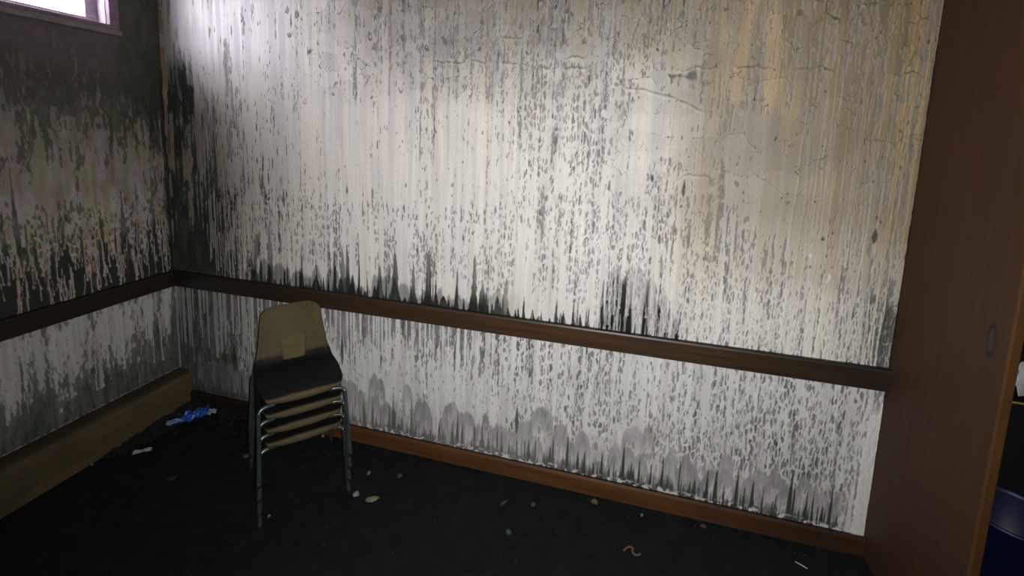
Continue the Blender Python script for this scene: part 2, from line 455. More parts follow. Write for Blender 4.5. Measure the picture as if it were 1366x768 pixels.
    # --- smooth plates of sound paint
    for (cx, cz0, rx, rz, k) in ((2.93, 1.92, .17, .20, .40), (2.80, 1.70, .10, .14, .25), (3.45, 1.75, .30, .25, .16), (2.55, 2.24, .12, .07, .3), (3.05, 2.20, .14, .05, .3), (1.0, 2.2, .25, .15, .2)):
        d = np.sqrt(((x - cx) / rx) ** 2 + ((z - cz0) / rz) ** 2) + .7 * (fbm(x, z, .06, .06, 47) - .5)
        P = P + k * (1 - ss(.85, 1.0, d))
    mask = ss(.47, .53, P) * fing
    wmask = ss(.30, .37, P) * fing
    # --- black burnt patch above the rail
    pt = 1.25 - .45 * np.abs(xa - 2.82) - .5 * np.clip(xa - 2.9, 0, 1)
    pt = pt[None, :] + .20 * (s2 - .5) + .06 * (fine - .5)
    patch = ss(-.02, .08, pt - z) * ss(2.66, 2.76, x + .06 * (s4 - .5)) * (1 - ss(3.00, 3.12, x + .08 * (s4 - .5)))
    pk = np.clip(patch * (.55 + 1.1 * ss(.30, .60, 1 - s2 + .6 * (1.10 - z))), 0, 1)
    # --- soot puffs that sit on the rail
    ph, _s = humps(xa, 58, .07, .93, 1.05, .04, .12)
    puff = ss(-.015, .02, ph[None, :] + .05 * (fbm(x, z, .02, .03, 59) - .5) - z) * (1 - ss(2.05, 2.35, x)) * ss(.45, .7, x)
    # --- threads and drops
    th = strands(x, z, 81, 260, (2.35, 3.86), (.98, 1.30), (.06, .30), .0019, .05)
    th = np.maximum(th, strands(x, z, 86, 240, (2.9, 3.84), (.94, 1.12), (.03, .14), .0019, .07))
    th = np.maximum(th, strands(x, z, 82, 70, (3.50, 3.90), (1.0, 2.3), (.15, .8), .0024, .03))
    th = np.maximum(th, strands(x, z, 83, 90, (.30, .9), (1.0, 1.5), (.10, .35), .0026, .03))
    th = np.maximum(th, strands(x, z, 87, 200, (1.9, 3.1), (1.2, 2.2), (.08, .35), .0018, .03))
    mask = np.maximum(mask, th * .9)
    # --- bare dark end at the right, above the rail
    bare = ss(3.76, 3.86, x + .06 * (clus - .5) + .03 * (s2 - .5)) * (1 - ss(1.08, 1.34, z + .1 * (s1 - .5)))
    mask = mask * (1 - bare * .95 * (1 - th)); wmask = wmask * (1 - bare * .8)
    sub = lerp(sub, lerp(GREYD, GREEN, vn(x, z, .06, .08, 85)), bare * .8)
    # --- slits
    R = np.random.RandomState(91); mk = []
    for _ in range(300):
        px = R.uniform(.3, 2.6); pz = R.uniform(1.25, 2.45)
        if R.rand() < .6 * min(px / 2.0, 1): continue
        mk.append((px, pz, R.uniform(.008, .030), R.uniform(.0014, .0034)))
        if R.rand() < .3:
            for _k in range(R.randint(2, 6)):
                mk.append((px + R.normal() * .02, pz + R.normal() * .05, R.uniform(.004, .014), R.uniform(.0014, .0026)))
    for _ in range(160): mk.append((R.uniform(2.6, 3.9), R.uniform(1.2, 2.5), R.uniform(.004, .012), R.uniform(.0015, .003)))
    for _ in range(70): mk.append((R.uniform(.22, .90), R.uniform(1.2, 1.95), R.uniform(.02, .07), R.uniform(.002, .0055)))
    mk += [(1.47, 1.76, .028, .004), (1.28, 1.50, .03, .006), (1.64, 1.55, .016, .004), (2.02, 1.47, .02, .003), (.86, 1.43, .06, .007), (.72, 1.60, .03, .006), (3.62, 1.44, .010, .008), (3.81, 1.47, .035, .009), (2.62, 1.95, .03, .005), (3.04, 1.62, .04, .008), (2.90, 1.66, .02, .006)]
    sl = slits(x, z, mk) * ss(.30, .46, fine + .10)
    # --- cracks and torn edges of plates higher up
    h1, h2, hid = worley(x + .05 * (fbm(x, z, .05, .05, 101) - .5), z + .05 * (fbm(x, z, .05, .05, 102) - .5), .11, .085, 103)
    up = ss(1.90, 2.12, z + .20 * (clus - .5) - .10 * ss(2.9, 3.3, x) + .3 * ss(3.0, 3.3, x) * 0) * ss(.7, 1.3, x)
    up = np.maximum(up, .6 * ss(2.55, 2.75, x) * ss(1.5, 1.7, z))
    frag = ss(.52, .64, vn(x, z, .06, .06, 105))
    dd = h2 - h1
    crk = (1 - ss(.010, .035, dd)) * frag * up
    lip = np.exp(-((dd - .075) / .03) ** 2) * frag * up
    for (xa0, xa1, zz, a) in ((2.97, 3.36, 2.155, .012), (2.42, 2.60, 2.19, .02), (1.62, 2.25, 2.185, .006), (3.44, 3.60, 2.15, .01), (2.74, 3.10, 2.07, -.10), (2.25, 2.58, 2.16, .0), (2.05, 2.35, 2.32, -.015), (3.0, 3.2, 1.66, .03)):
        c = zz + a * np.sin((x - xa0) / (xa1 - xa0) * math.pi) + .022 * (vn(x, z, .05, 5, 107) - .5) + .010 * (vn(x, z, .012, 5, 109) - .5)
        if a < -.05: c = zz + a * ((x - xa0) / (xa1 - xa0)) ** 2 + .012 * (vn(x, z, .04, 5, 107) - .5)
        inx = ss(xa0 - .01, xa0 + .03, x) * (1 - ss(xa1 - .03, xa1 + .01, x)) * ss(.35, .55, vn(x, z, .05, 9, 108))
        crk = np.maximum(crk, np.exp(-((z - c) / (.0022 + .003 * vn(x, z, .03, 9, 110))) ** 2) * inx * ss(.2, .6, vn(x, z, .02, 9, 111) + .2) * .8); lip = np.maximum(lip, np.exp(-((z - c + .010) / .005) ** 2) * inx)
    coat = coat * (1 + .22 * (hid - .5) * up)[..., None]
    # --- compose
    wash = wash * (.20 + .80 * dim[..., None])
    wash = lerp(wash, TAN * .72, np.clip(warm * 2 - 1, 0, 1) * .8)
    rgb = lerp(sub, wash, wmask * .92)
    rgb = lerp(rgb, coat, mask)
    rim = ss(.455, .50, P) * (1 - ss(.50, .60, P)) * fing * ss(.2, .5, lace + .2) * ss(.3, .7, x)
    rgb = lerp(rgb, np.minimum(coat * 1.18, .84), rim * .55)
    shade_gap = ss(.36, .42, P) * (1 - ss(.42, .47, P)) * fing  # thin shadow painted just inside the torn paint edges
    rgb = rgb * (1 - .25 * shade_gap[..., None])
    rgb = lerp(rgb, np.minimum(coat * 1.2, .84), th * .5)
    rgb = lerp(rgb, np.minimum(coat * 1.25, .86), lip * .55)
    rgb = lerp(rgb, SOOT * 3, crk * .85)
    rgb = lerp(rgb, SOOT * 2, sl * .88)
    rgb = lerp(rgb, lerp(grey * .8, darkc, 1 - ss(.92, 1.10, z + .10 * (s2 - .5))), gap * .93 * (1 - th * .5))
    rgb = lerp(rgb, lerp(darkc * .9, GREYD, ss(.55, .8, s2) * .5), puff * .94 * (1 - mask * .35))
    rgb = lerp(rgb, lerp(GREY * .95, darkc * .7, ss(.40, .62, 1 - s2 + 1.1 * (1.06 - z))), pk * (1 - th * .6) * ss(.2, .5, pk))
    h = mask * .0016 + .0005 * s1 * mask + .0010 * lip - .0012 * crk + .0010 * (hid - .5) * up + .0010 * th + .0005 * wmask

    # ================= below the rail
    lo = z < .85
    XL = [0, .3, .6, 1.1, 1.6, 2.1, 2.6, 3.0, 3.4, 3.75, 3.93]
    ZL = [.09, .2, .3, .4, .5, .62, .72, .80]
    lsub = lerp(GREYD * 1.05, GREY * 1.05, ss(.2, .8, fbm(x, z, .03, .18, 201)))
    lsub = lsub * (1 + (fbm(x, z, .06, .1, 202) - .5)[..., None] * A(.18, -.12, .22))
    lst = vn(x, z, .016, .5, 203); lst2 = vn(x, z, .007, .3, 204)
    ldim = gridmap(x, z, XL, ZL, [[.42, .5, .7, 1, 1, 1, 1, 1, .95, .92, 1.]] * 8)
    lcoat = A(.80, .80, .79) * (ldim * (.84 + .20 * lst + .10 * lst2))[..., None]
    lcoat = lerp(lcoat, LILAC * ldim[..., None], ss(.6, .85, vn(x, z, .05, .2, 205)) * .5)
    lf = fbm(x + .004 * (vn(x, z, .02, .06, 216) - .5), z, .0075, .030, 211, 3, .65)
    lcov = gridmap(x, z, XL, ZL, [
        [.0, .0, .1, .4, .4, .4, .4, .4, .4, .4, .7],
        [.0, .1, .2, .5, .5, .5, .5, .5, .4, .3, .7],
        [.05, .2, .46, .70, .78, .72, .50, .46, .38, .32, .7],
        [.08, .28, .58, .80, .90, .82, .46, .48, .38, .34, .7],
        [.15, .34, .56, .72, .82, .72, .42, .50, .42, .38, .7],
        [.25, .36, .48, .54, .58, .56, .38, .58, .48, .42, .6],
        [.22, .28, .34, .34, .38, .40, .36, .74, .58, .48, .6],
        [.15, .20, .22, .20, .24, .28, .28, .82, .68, .54, .6]])
    lP = .5 + (lcov - .56) * .62 + .22 * (vn(x, z, .013, .28, 212) - .5) + .26 * (vn(x, z, .0055, .11, 213) - .5) + .50 * (lf - .5) + .2 * (fbm(x, z, .12, .14, 214) - .5)
    N2, ne2, nid2 = net(x, z, .0150, .060, 261, np.clip(.22 + (lcov - .42) * 1.7, 0, 1), .20)
    llace = gridmap(x, z, XL, ZL, [[.0, .0, .0, .05, .1, .45, .95, .75, .95, 1., .3]] * 8)
    nl2 = ss(.42, .62, llace + .5 * (fbm(x, z, .10, .12, 217) - .5))
    lP = lP * (1 - nl2 * .85) + nl2 * .85 * (.27 + .36 * N2 + .30 * (lf - .5) + .16 * (nid2 - .5) + .22 * (vn(x, z, .0055, .11, 213) - .5))
    lm = ss(.46, .53, lP); lw_ = ss(.30, .38, lP)
    # straight white runs that hang from under the rail
    rr = tips(xa, 221, .040, .30, .62, .30, .9, power=1.0, wide=(.35, .9))
    R2 = np.random.RandomState(222); runs = np.zeros(x.shape, np.float32); p = .02
    while p < 3.85:
        w_ = R2.uniform(.004, .010) * (1.5 if R2.rand() < .25 else 1); bot = R2.uniform(.30, .66); thin = R2.uniform(.3, 1.0)
        i0 = max(np.searchsorted(xa, p - .02), 0); i1 = np.searchsorted(xa, p + .02)
        zz = z[:, i0:i1]
        ww = w_ * (1 - .5 * thin * ss(.78, .5, zz) if False else 1) * np.clip(.55 + (zz - bot) * 2.2, .05, 1.0) * (.85 + .3 * vn(zz * 0 + p * 30, zz, 1., .05, 223))
        runs[:, i0:i1] = np.maximum(runs[:, i0:i1], (1 - ss(.75, 1.2, np.abs(x[:, i0:i1] - p) / ww)) * ss(bot - .01, bot + .01, zz))
        p += R2.uniform(.014, .062) * (1.8 if p > 3.0 else 1.0)
    thl = strands(x, z, 225, 320, (2.2, 3.82), (.42, .78), (.05, .22), .0019, .06)
    lm = np.clip(np.maximum(np.maximum(lm, runs), thl * .9), 0, 1)
    # round-topped grey wash marks over a continuous stained foot
    hz, hs = humps(xa, 231, .13, .24, .42, .06, .13)
    hz2, hs2 = humps(xa, 232, .08, .16, .32, .05, .10)
    nz = .05 * (fbm(x, z, .025, .05, 233) - .5)
    hm = ss(-.020, .006, hz[None, :] + nz - z) * (1 - .90 * ss(.03, .16, hz[None, :] - z))
    hm2 = ss(-.02, .006, hz2[None, :] + nz - z) * (1 - .9 * ss(.02, .11, hz2[None, :] - z))
    foot = 1 - ss(.14, .36, z + .8 * nz + .10 * (vn(x, z, .09, 9, 238) - .5))
    grain = .5 * vn(x, z, .006, .12, 239) + .5 * vn(x, z, .013, .25, 237)
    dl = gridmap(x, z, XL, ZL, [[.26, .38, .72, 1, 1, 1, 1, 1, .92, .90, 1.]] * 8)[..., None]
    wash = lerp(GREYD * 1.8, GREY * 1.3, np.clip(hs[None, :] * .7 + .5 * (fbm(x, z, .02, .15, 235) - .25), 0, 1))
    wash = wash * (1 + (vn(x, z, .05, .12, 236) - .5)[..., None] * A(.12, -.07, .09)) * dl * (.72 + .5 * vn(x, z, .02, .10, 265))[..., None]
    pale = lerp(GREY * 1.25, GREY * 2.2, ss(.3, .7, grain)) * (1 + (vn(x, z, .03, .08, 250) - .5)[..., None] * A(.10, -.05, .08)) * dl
    right = 1 - ss(3.80, 3.87, x)
    lhue = (fbm(x, z, .035, .05, 263) - .5)[..., None] * A(.5, -.35, .6)
    lsub = lsub * (1 + lhue) * (.55 + .7 * nid2)[..., None]
    lsub = lerp(lsub, GREEN * 1.5, ss(.62, .74, vn(x, z, .03, .06, 264)) * .6)
    wash_mid = lerp(lsub, A(.46, .45, .46), .5)
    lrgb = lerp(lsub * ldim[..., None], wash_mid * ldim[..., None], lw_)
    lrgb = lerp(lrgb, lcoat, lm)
    gapd = ss(.34, .40, lP) * (1 - ss(.40, .45, lP)) * (1 - runs)  # painted shadow line along the edges of the lower coat
    lrgb = lrgb * (1 - .3 * gapd[..., None])
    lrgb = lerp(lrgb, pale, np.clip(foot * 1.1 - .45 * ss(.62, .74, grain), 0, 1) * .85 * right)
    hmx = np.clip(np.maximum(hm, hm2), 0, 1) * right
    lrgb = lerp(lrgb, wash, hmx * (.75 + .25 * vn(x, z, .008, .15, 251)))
    hm = np.maximum(hmx, foot * .6)
    # dark spikes rising from the baseboard
    sp = np.maximum(spikes(x, z, .080, 241, .034, .10, .34, .012, .034), spikes(x, z, .080, 242, .013, .05, .17, .007, .016))
    sp = sp * ss(.20, .5, fbm(x, z, .006, .05, 252) + .25)
    sp = sp * (.75 + .25 * ss(2.2, 2.8, x)) * (1 - ss(3.80, 3.87, x)) * ss(.10, .4, vn(x, z, .10, .3, 243) + .28)
    sp = np.maximum(sp, .75 * (1 - ss(.10, .165, z + .06 * (vn(x, z, .02, 9, 248) - .5))) * ss(.35, .6, vn(x, z, .03, .03, 249) + .1) * (1 - ss(3.80, 3.87, x)))
    lrgb = lerp(lrgb, lerp(SOOT * 1.2, GREEN * .8, vn(x, z, .06, .05, 244)), sp * .94)
    # flakes of white left along the baseboard
    fk = ss(.60, .66, vn(x, z, .013, .010, 245)) * (1 - ss(.108, .128, z + .012 * vn(x, z, .06, 9, 246))) * ss(1.0, 1.6, x + .0)
    lrgb = lerp(lrgb, WHITE * .95, fk * .9)
    # loose white paper edge beside the brown panel
    pe = ss(-.003, .003, x - (3.885 + .015 * (z - .5) + .006 * (vn(x, z, 9, .06, 247) - .5))) * (1 - ss(.62, .76, z))
    lrgb = lerp(lrgb, WHITE * 1.02, pe * .92)
    # dark scars
    for (cx, cz_, hl, hw) in ((.452, .37, .10, .020), (1.235, .55, .10, .010), (2.30, .33, .09, .010)):
        t = (z - cz_) / hl
        d = np.abs(x - cx) / (hw * np.clip(1 - t * t, .02, 1) * (1 - .5 * t))
        mm = (1 - ss(.7, 1.1, d)) * (np.abs(t) < 1)
        lrgb = lerp(lrgb, lerp(SOOT, GREEN * 1.4, ss(.0, .05, cz_ - z)), mm * .85)
    msl = [(R.uniform(.9, 3.8), R.uniform(.35, .78), R.uniform(.006, .02), R.uniform(.0014, .003)) for _ in range(420)]
    s2 = slits(x, z, msl); lrgb = lerp(lrgb, GREYD * .5, s2 * .8)
    # pale seam in the corner
    seam = (1 - ss(.006, .010, np.abs(x - .006)))
    lrgb = lerp(lrgb, WHITE * .7, seam * .7)
    lh = np.clip(lm, 0, 1) * (1 - hm) * .0015 + .0008 * runs + .002 * pe + .0012 * fk - .0008 * sp
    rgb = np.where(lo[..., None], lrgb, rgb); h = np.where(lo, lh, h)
    gl = np.clip(np.where(lo, lm * (1 - hm), mask), 0, 1)
    return rgb, h, gl

def paint_left(y, z):
    """y here is the distance from the corner, positive"""
    x = y
    XS = [0, .1, .25, .45, .7, 1.0]; ZS = [.90, 1.0, 1.12, 1.3, 1.5, 1.75, 1.9, 2.1, 2.35]
    xa = x[0]
    sub = lerp(GREYD * .55, GREY * .55, fbm(x, z, .05, .12, 301))
    sub = sub * (1 + (fbm(x, z, .05, .06, 302) - .5)[..., None] * A(.5, -.2, .5))
    sub = lerp(sub, GREEN * 1.5, ss(.42, .6, fbm(x, z, .04, .07, 303)) * .85)
    sm = gridmap(x, z, XS, ZS, [[1.0] * 6, [.95] * 6, [.7, .7, .65, .7, .8, .9], [.6, .5, .45, .5, .5, .6], [.7, .5, .4, .4, .4, .4], [.9, .7, .5, .4, .35, .3], [.9, .7, .55, .4, .35, .3], [.8, .6, .45, .35, .3, .3], [.5, .4, .3, .3, .3, .3]])
    so = ss(.1, .6, sm - .65 + .8 * fbm(x, z, .035, .10, 304)) * .9
    sub = lerp(sub, SOOT * 1.3, so)
    st1 = vn(x, z, .018, .5, 305); st3 = vn(x, z, .05, .6, 306)
    coat = lerp(A(.30, .265, .23), A(.32, .265, .175), st3) * (.75 + .4 * st1)[..., None]
    coat = lerp(coat, A(.33, .30, .31), ss(.52, .75, vn(x, z, .03, .12, 307)) * .8)
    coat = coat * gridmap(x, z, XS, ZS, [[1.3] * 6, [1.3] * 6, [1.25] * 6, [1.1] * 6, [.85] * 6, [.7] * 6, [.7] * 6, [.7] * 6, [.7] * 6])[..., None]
    cov = gridmap(x, z, XS, ZS, [
        [.1, .12, .15, .15, .12, .1], [.2, .32, .34, .34, .26, .2], [.25, .42, .44, .46, .40, .3], [.3, .48, .52, .54, .52, .5],
        [.35, .58, .68, .74, .70, .64], [.2, .36, .46, .50, .56, .6], [.15, .22, .26, .30, .36, .36], [.10, .12, .15, .18, .22, .2], [.1] * 6])
    fine = fbm(x, z, .011, .040, 312, 3, .65)
    P = .5 + (cov - .5) * .7 + .26 * (vn(x, z, .014, .16, 311) - .5) + .22 * (vn(x, z, .032, .25, 318) - .5) + .55 * (fine - .5) + .35 * (fbm(x, z, .12, .15, 319) - .5)
    N3, _e, nid3 = net(x, z, .019, .050, 361, np.clip((cov - .42) * 1.3, 0, 1), .22)
    use = ss(.35, .7, 1.1 - np.abs(z - 1.16) / .30 + .8 * (fbm(x, z, .1, .1, 316) - .5)) * .8
    P = P * (1 - use) + use * (.30 + .28 * N3 + .40 * (fine - .5) + .3 * (cov - .4))
    zt = tips(xa, 321, .060, .93, 1.12, .15, .5, power=1.2)
    P = P - .5 * (1 - ss(-.02, .04, z - zt[None, :] + .03 * (fine - .5)))
    mask = ss(.45, .54, P); wm = ss(.30, .38, P)
    coat = coat * (1 + (fbm(x, z, .022, .06, 362) - .5)[..., None] * A(.5, -.3, .25)) * (.75 + .55 * fbm(x, z, .03, .08, 363))[..., None] * 1.18
    sub = lerp(sub, coat * .42, wm * .8)
    th = np.maximum(strands(x, z, 322, 60, (.02, .9), (1.0, 1.4), (.06, .35), .0028, .05), strands(x, z, 324, 120, (.02, .9), (1.0, 1.45), (.04, .22), .0017, .08))
    mask = np.clip(np.maximum(mask, th * .9), 0, 1)
    # smoky film above, with a mauve cast near the window
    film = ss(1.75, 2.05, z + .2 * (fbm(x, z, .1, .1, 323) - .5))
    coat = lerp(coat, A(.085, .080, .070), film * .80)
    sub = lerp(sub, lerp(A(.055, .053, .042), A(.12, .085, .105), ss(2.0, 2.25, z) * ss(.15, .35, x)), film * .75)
    rgb = lerp(sub, coat, mask)
    # dark gap and torn strip beside the corner
    gap = (1 - ss(.010, .030, x + .012 * (vn(x, z, .02, .2, 331) - .5))) * (1 - ss(2.0, 2.2, z))
    rgb = lerp(rgb, SOOT, gap * .9)
    gl = (1 - ss(.0015, .004, np.abs(x - .034 - .010 * (vn(x, z, 9, .15, 332) - .5)))) * (1 - ss(1.9, 2.1, z)) * ss(.2, .5, vn(x, z, .05, .08, 333))
    rgb = lerp(rgb, A(.45, .45, .42), gl * .6)
    h = mask * .0018 + .001 * th
    # ============ below the rail
    lsub = lerp(A(.105, .112, .098), A(.19, .195, .185), fbm(x, z, .05, .12, 341))
    hz, hs = humps(xa, 342, .07, .42, .62, .05, .13)
    hm = ss(-.03, .01, hz[None, :] - z) * .7
    lsub = lerp(lsub, A(.10, .105, .10), hm * hs[None, :])
    lsub = lsub * (1 + (fbm(x, z, .03, .05, 364) - .5)[..., None] * A(.4, -.3, .5))
    lsub = lerp(lsub, GREEN * 1.6, ss(.5, .66, fbm(x, z, .03, .08, 343)) * .75)
    lf = fbm(x, z, .012, .045, 346, 3, .65)
    lcov = gridmap(x, z, XS, [.23, .33, .43, .53, .63, .73, .80], [[.06] * 6, [.10, .12, .2, .2, .2, .2], [.15, .2, .36, .36, .36, .36], [.25, .38, .50, .50, .48, .48], [.36, .56, .60, .60, .56, .52], [.45, .60, .62, .58, .56, .54], [.4, .5, .5, .5, .5, .5]])
    lP = .5 + (lcov - .5) * .9 + .30 * (vn(x, z, .020, .30, 347) - .5) + .28 * (vn(x, z, .055, .45, 345) - .5) + .50 * (lf - .5)
    lm = ss(.44, .54, lP); lwm = ss(.28, .38, lP)
    gp = 1 - columns(x[:, ::1], z, .24, 344, .085, .12, .50, .02, .07, .5, .4)
    lm = lm * gp; lwm = lwm * (.4 + .6 * gp)
    th = np.maximum(strands(x, z, 349, 26, (.02, .95), (.62, .82), (.12, .36), .0046, .02), strands(x, z, 350, 90, (.02, .95), (.5, .82), (.06, .22), .0018, .04))
    lm = np.clip(np.maximum(lm, th * .85), 0, 1)
    lcoat = lerp(A(.64, .58, .57), A(.58, .60, .54), vn(x, z, .05, .1, 350)) * (.8 + .3 * vn(x, z, .012, .2, 351))[..., None]
    lsub = lerp(lsub * .95, lcoat * .42, lwm * .6)
    lrgb = lerp(lsub, lcoat, lm)
    sp = spikes(x, z, .24, 352, .04, .05, .2, .01, .03)
    lrgb = lerp(lrgb, SOOT * 2.5, sp * .55)
    ch = ss(.55, .63, vn(x, z, .010, .006, 353)) * (1 - ss(.236, .243, z)) * ss(.228, .232, z)
    lrgb = lerp(lrgb, WHITE * .7, ch * .8)
    lo = z < .85
    rgb = np.where(lo[..., None], lrgb, rgb); h = np.where(lo, lm * .0016, h)
    return rgb, h, np.where(lo, lm, mask)

def paint_material():
    mt, nt, b = new_mat('peeling_wall_paint')
    at = node(nt, 'ShaderNodeAttribute', attribute_name='paint')
    tc = node(nt, 'ShaderNodeTexCoord'); mp = node(nt, 'ShaderNodeMapping')
    mp.inputs['Scale'].default_value = (420, 420, 60)
    nt.links.new(tc.outputs['Object'], mp.inputs[0])
    ns = node(nt, 'ShaderNodeTexNoise'); ns.inputs['Scale'].default_value = 1.0; ns.inputs['Detail'].default_value = 3
    nt.links.new(mp.outputs[0], ns.inputs['Vector'])
    mr = node(nt, 'ShaderNodeMapRange'); mr.inputs[1].default_value = .3; mr.inputs[2].default_value = .7
    mr.inputs[3].default_value = .86; mr.inputs[4].default_value = 1.06
    nt.links.new(ns.outputs[0], mr.inputs[0])
    mx = node(nt, 'ShaderNodeVectorMath', operation='SCALE')
    nt.links.new(at.outputs['Color'], mx.inputs[0]); nt.links.new(mr.outputs[0], mx.inputs['Scale'])
    nt.links.new(mx.outputs[0], b.inputs['Base Color'])
    rr = node(nt, 'ShaderNodeMapRange'); rr.inputs[3].default_value = .85; rr.inputs[4].default_value = .50
    nt.links.new(at.outputs['Alpha'], rr.inputs[0]); nt.links.new(rr.outputs[0], b.inputs['Roughness'])
    b.inputs['Specular IOR Level'].default_value = .35
    bp = node(nt, 'ShaderNodeBump'); bp.inputs['Strength'].default_value = .25; bp.inputs['Distance'].default_value = .0015
    nt.links.new(ns.outputs[0], bp.inputs['Height']); nt.links.new(bp.outputs[0], b.inputs['Normal'])
    return mt

M_PAINT = paint_material()

def build_wall(name, co, rgb, gl, quads, extra_v, extra_f):
    """one mesh: the painted relief grid plus the plain body of the wall behind it"""
    nv = len(co); V = np.concatenate([co, np.array(extra_v, np.float32).reshape(-1, 3)])
    F = np.concatenate([quads, np.array(extra_f, np.int32).reshape(-1, 4) + nv])
    me = bpy.data.meshes.new(name)
    me.vertices.add(len(V)); me.vertices.foreach_set('co', V.astype(np.float32).ravel())
    me.loops.add(len(F) * 4); me.loops.foreach_set('vertex_index', F.astype(np.int32).ravel())
    me.polygons.add(len(F)); me.polygons.foreach_set('loop_start', np.arange(0, len(F) * 4, 4, dtype=np.int32))
    sm = np.ones(len(F), bool); sm[len(quads):] = False
    me.polygons.foreach_set('use_smooth', sm)
    c = np.ones((len(V), 4), np.float32); c[:nv, :3] = np.clip(rgb, .003, .9); c[:nv, 3] = gl
    c[nv:, :3] = .06; c[nv:, 3] = 0
    at = me.color_attributes.new('paint', 'FLOAT_COLOR', 'POINT'); at.data.foreach_set('color', c.ravel())
    me.update(calc_edges=True); me.validate()
    me.materials.append(M_PAINT)
    return link(bpy.data.objects.new(name, me))

def grid_quads(nz, nx, flip=False):
    i = np.arange(nz * nx).reshape(nz, nx)
    q = np.stack([i[:-1, :-1], i[:-1, 1:], i[1:, 1:], i[1:, :-1]], -1).reshape(-1, 4)
    return q[:, ::-1] if flip else q

def box_vf(x0, x1, y0, y1, z0, z1, base):
    v = [(x, y, z) for z in (z0, z1) for y in (y0, y1) for x in (x0, x1)]
    f = [(0, 2, 3, 1), (4, 5, 7, 6), (0, 1, 5, 4), (2, 6, 7, 3), (0, 4, 6, 2), (1, 3, 7, 5)]
    return v, [tuple(i + base for i in q) for q in f]

W = 3.93; CEIL = 3.0; ZR1 = .90; ZR0 = .7987
# wall_back
xs = np.arange(0, W + .001, .0027, dtype=np.float32); zs = np.arange(.0, 2.72, .0043, dtype=np.float32)
X, Z = np.meshgrid(xs, zs)
rgb, h, gl = paint_back(X, Z)
co = np.stack([X, -h, Z], -1).reshape(-1, 3)
ev = []; ef = []
for bx in ((0 - .22, W + .0, .004, .14, 0, CEIL), (0, W, -.0005, .004, 2.714, CEIL)):
    v, f = box_vf(*bx, len(ev)); ev += v; ef += f
wb = build_wall('wall_back', co, rgb.reshape(-1, 3), gl.ravel(), grid_quads(len(zs), len(xs)), ev, ef)
tag(wb, 'far wall with white paint running and peeling over soot behind the stacked chairs', 'wall', kind='structure')
# wall_left, with the window opening
ys = np.arange(0, 2.0, .0040, dtype=np.float32); zs = np.arange(.20, 2.76, .005, dtype=np.float32)
Y, Z = np.meshgrid(ys, zs)
rgb, h, gl = paint_left(Y, Z)
co = np.stack([h, -Y, Z], -1).reshape(-1, 3)
ev = []; ef = []
WY0, WY1, WZ0, WZ1 = -1.78, -.235, 2.336, 2.80
for bx in ((-.22, -.002, -4.5, 0, 0, 2.305), (-.22, 0, -4.5, -1.998, 0, 2.305), (-.22, -.002, -1.12, 0, 2.305, WZ0), (-.22, 0, -4.5, -1.998, 2.305, WZ0), (-.22, 0, -4.5, 0, WZ1, CEIL),
           (-.22, -.002, WY1, 0, WZ0, WZ1), (-.22, 0, -4.5, WY0, WZ0, WZ1)):
    v, f = box_vf(*bx, len(ev)); ev += v; ef += f
q = grid_quads(len(zs), len(ys)); qy = Y.ravel()[q].max(1); qz = Z.ravel()[q].max(1)
q = q[~((qz > 2.31) & (qy > .225))]
wl = build_wall('wall_left', co, rgb.reshape(-1, 3), gl.ravel(), q, ev, ef)
tag(wl, 'dark smoke-stained side wall under the high window', 'wall', kind='structure')

# lifted flakes of paint on the far wall: each a part of the wall
def flake_mesh(seed, mat):
    r = random.Random(seed); n = r.choice((5, 6, 7)); rings = []
    for rr, lift in ((1.0, 1.0), (.55, .35)):
        ring_ = []
        for k in range(n):
            a = 2 * math.pi * k / n + r.uniform(-.25, .25); q = rr * r.uniform(.55, 1.25)
            ring_.append((q * math.cos(a), lift * r.uniform(.0, 1.0) * (1 if math.sin(a) < .4 else .25), q * math.sin(a)))
        rings.append(ring_)
    V = []
    for off in (.0, .12):
        for ring_ in rings: V += [(x_, -(l_ + .05 + off), z_) for x_, l_, z_ in ring_]
        V.append((0, -(.06 + off), 0))
    m_ = 2 * n + 1; F = []
    for o_, fl_ in ((0, True), (m_, False)):
        for k in range(n):
            k2 = (k + 1) % n
            f1_ = (o_ + k, o_ + k2, o_ + n + k2, o_ + n + k); f2_ = (o_ + n + k, o_ + n + k2, o_ + 2 * n)
            F += [f1_[::-1], f2_[::-1]] if fl_ else [f1_, f2_]
    for k in range(n): F.append((k, (k + 1) % n, m_ + (k + 1) % n, m_ + k)[::-1])
    me = bpy.data.meshes.new('paint_flake'); me.from_pydata(V, [], F); me.update(); me.materials.append(mat); return me
FL_COL = {'white': (.66, .64, .61), 'lilac': (.34, .325, .33), 'tan': (.27, .225, .155), 'deep': (.17, .145, .11)}
FL = {k: [flake_mesh(11 + 7 * i + j, noise_mat('flake_' + k, tuple(q * .85 for q in c), c, (70, 70, 20), 3, .6) if j == 0 else bpy.data.materials['flake_' + k]) for j in range(5)] for i, (k, c) in enumerate(FL_COL.items())}
rf = random.Random(77); nfl = 0
while nfl < 150:
    px = rf.uniform(.9, 3.85); pz = rf.uniform(1.25, 2.50)
    dens = (.25 + .75 * (pz > 2.0)) * (.45 + .55 * (px > 2.3))
    if rf.random() > dens: continue
    kind = ('tan' if px > 3.0 and pz > 1.5 else 'white' if pz < 1.95 else 'lilac') if pz < 2.22 else rf.choice(('tan', 'deep', 'deep', 'lilac'))
    o = bpy.data.objects.new('paint_flake', rf.choice(FL[kind])); sx_ = rf.uniform(.006, .016)
    o.scale = (sx_, rf.uniform(.003, .009), sx_ * rf.uniform(.8, 1.9)); o.rotation_euler = (0, rf.uniform(-.6, .6), 0)
    o.location = (px, -.0012, pz); link(o, wb); nfl += 1

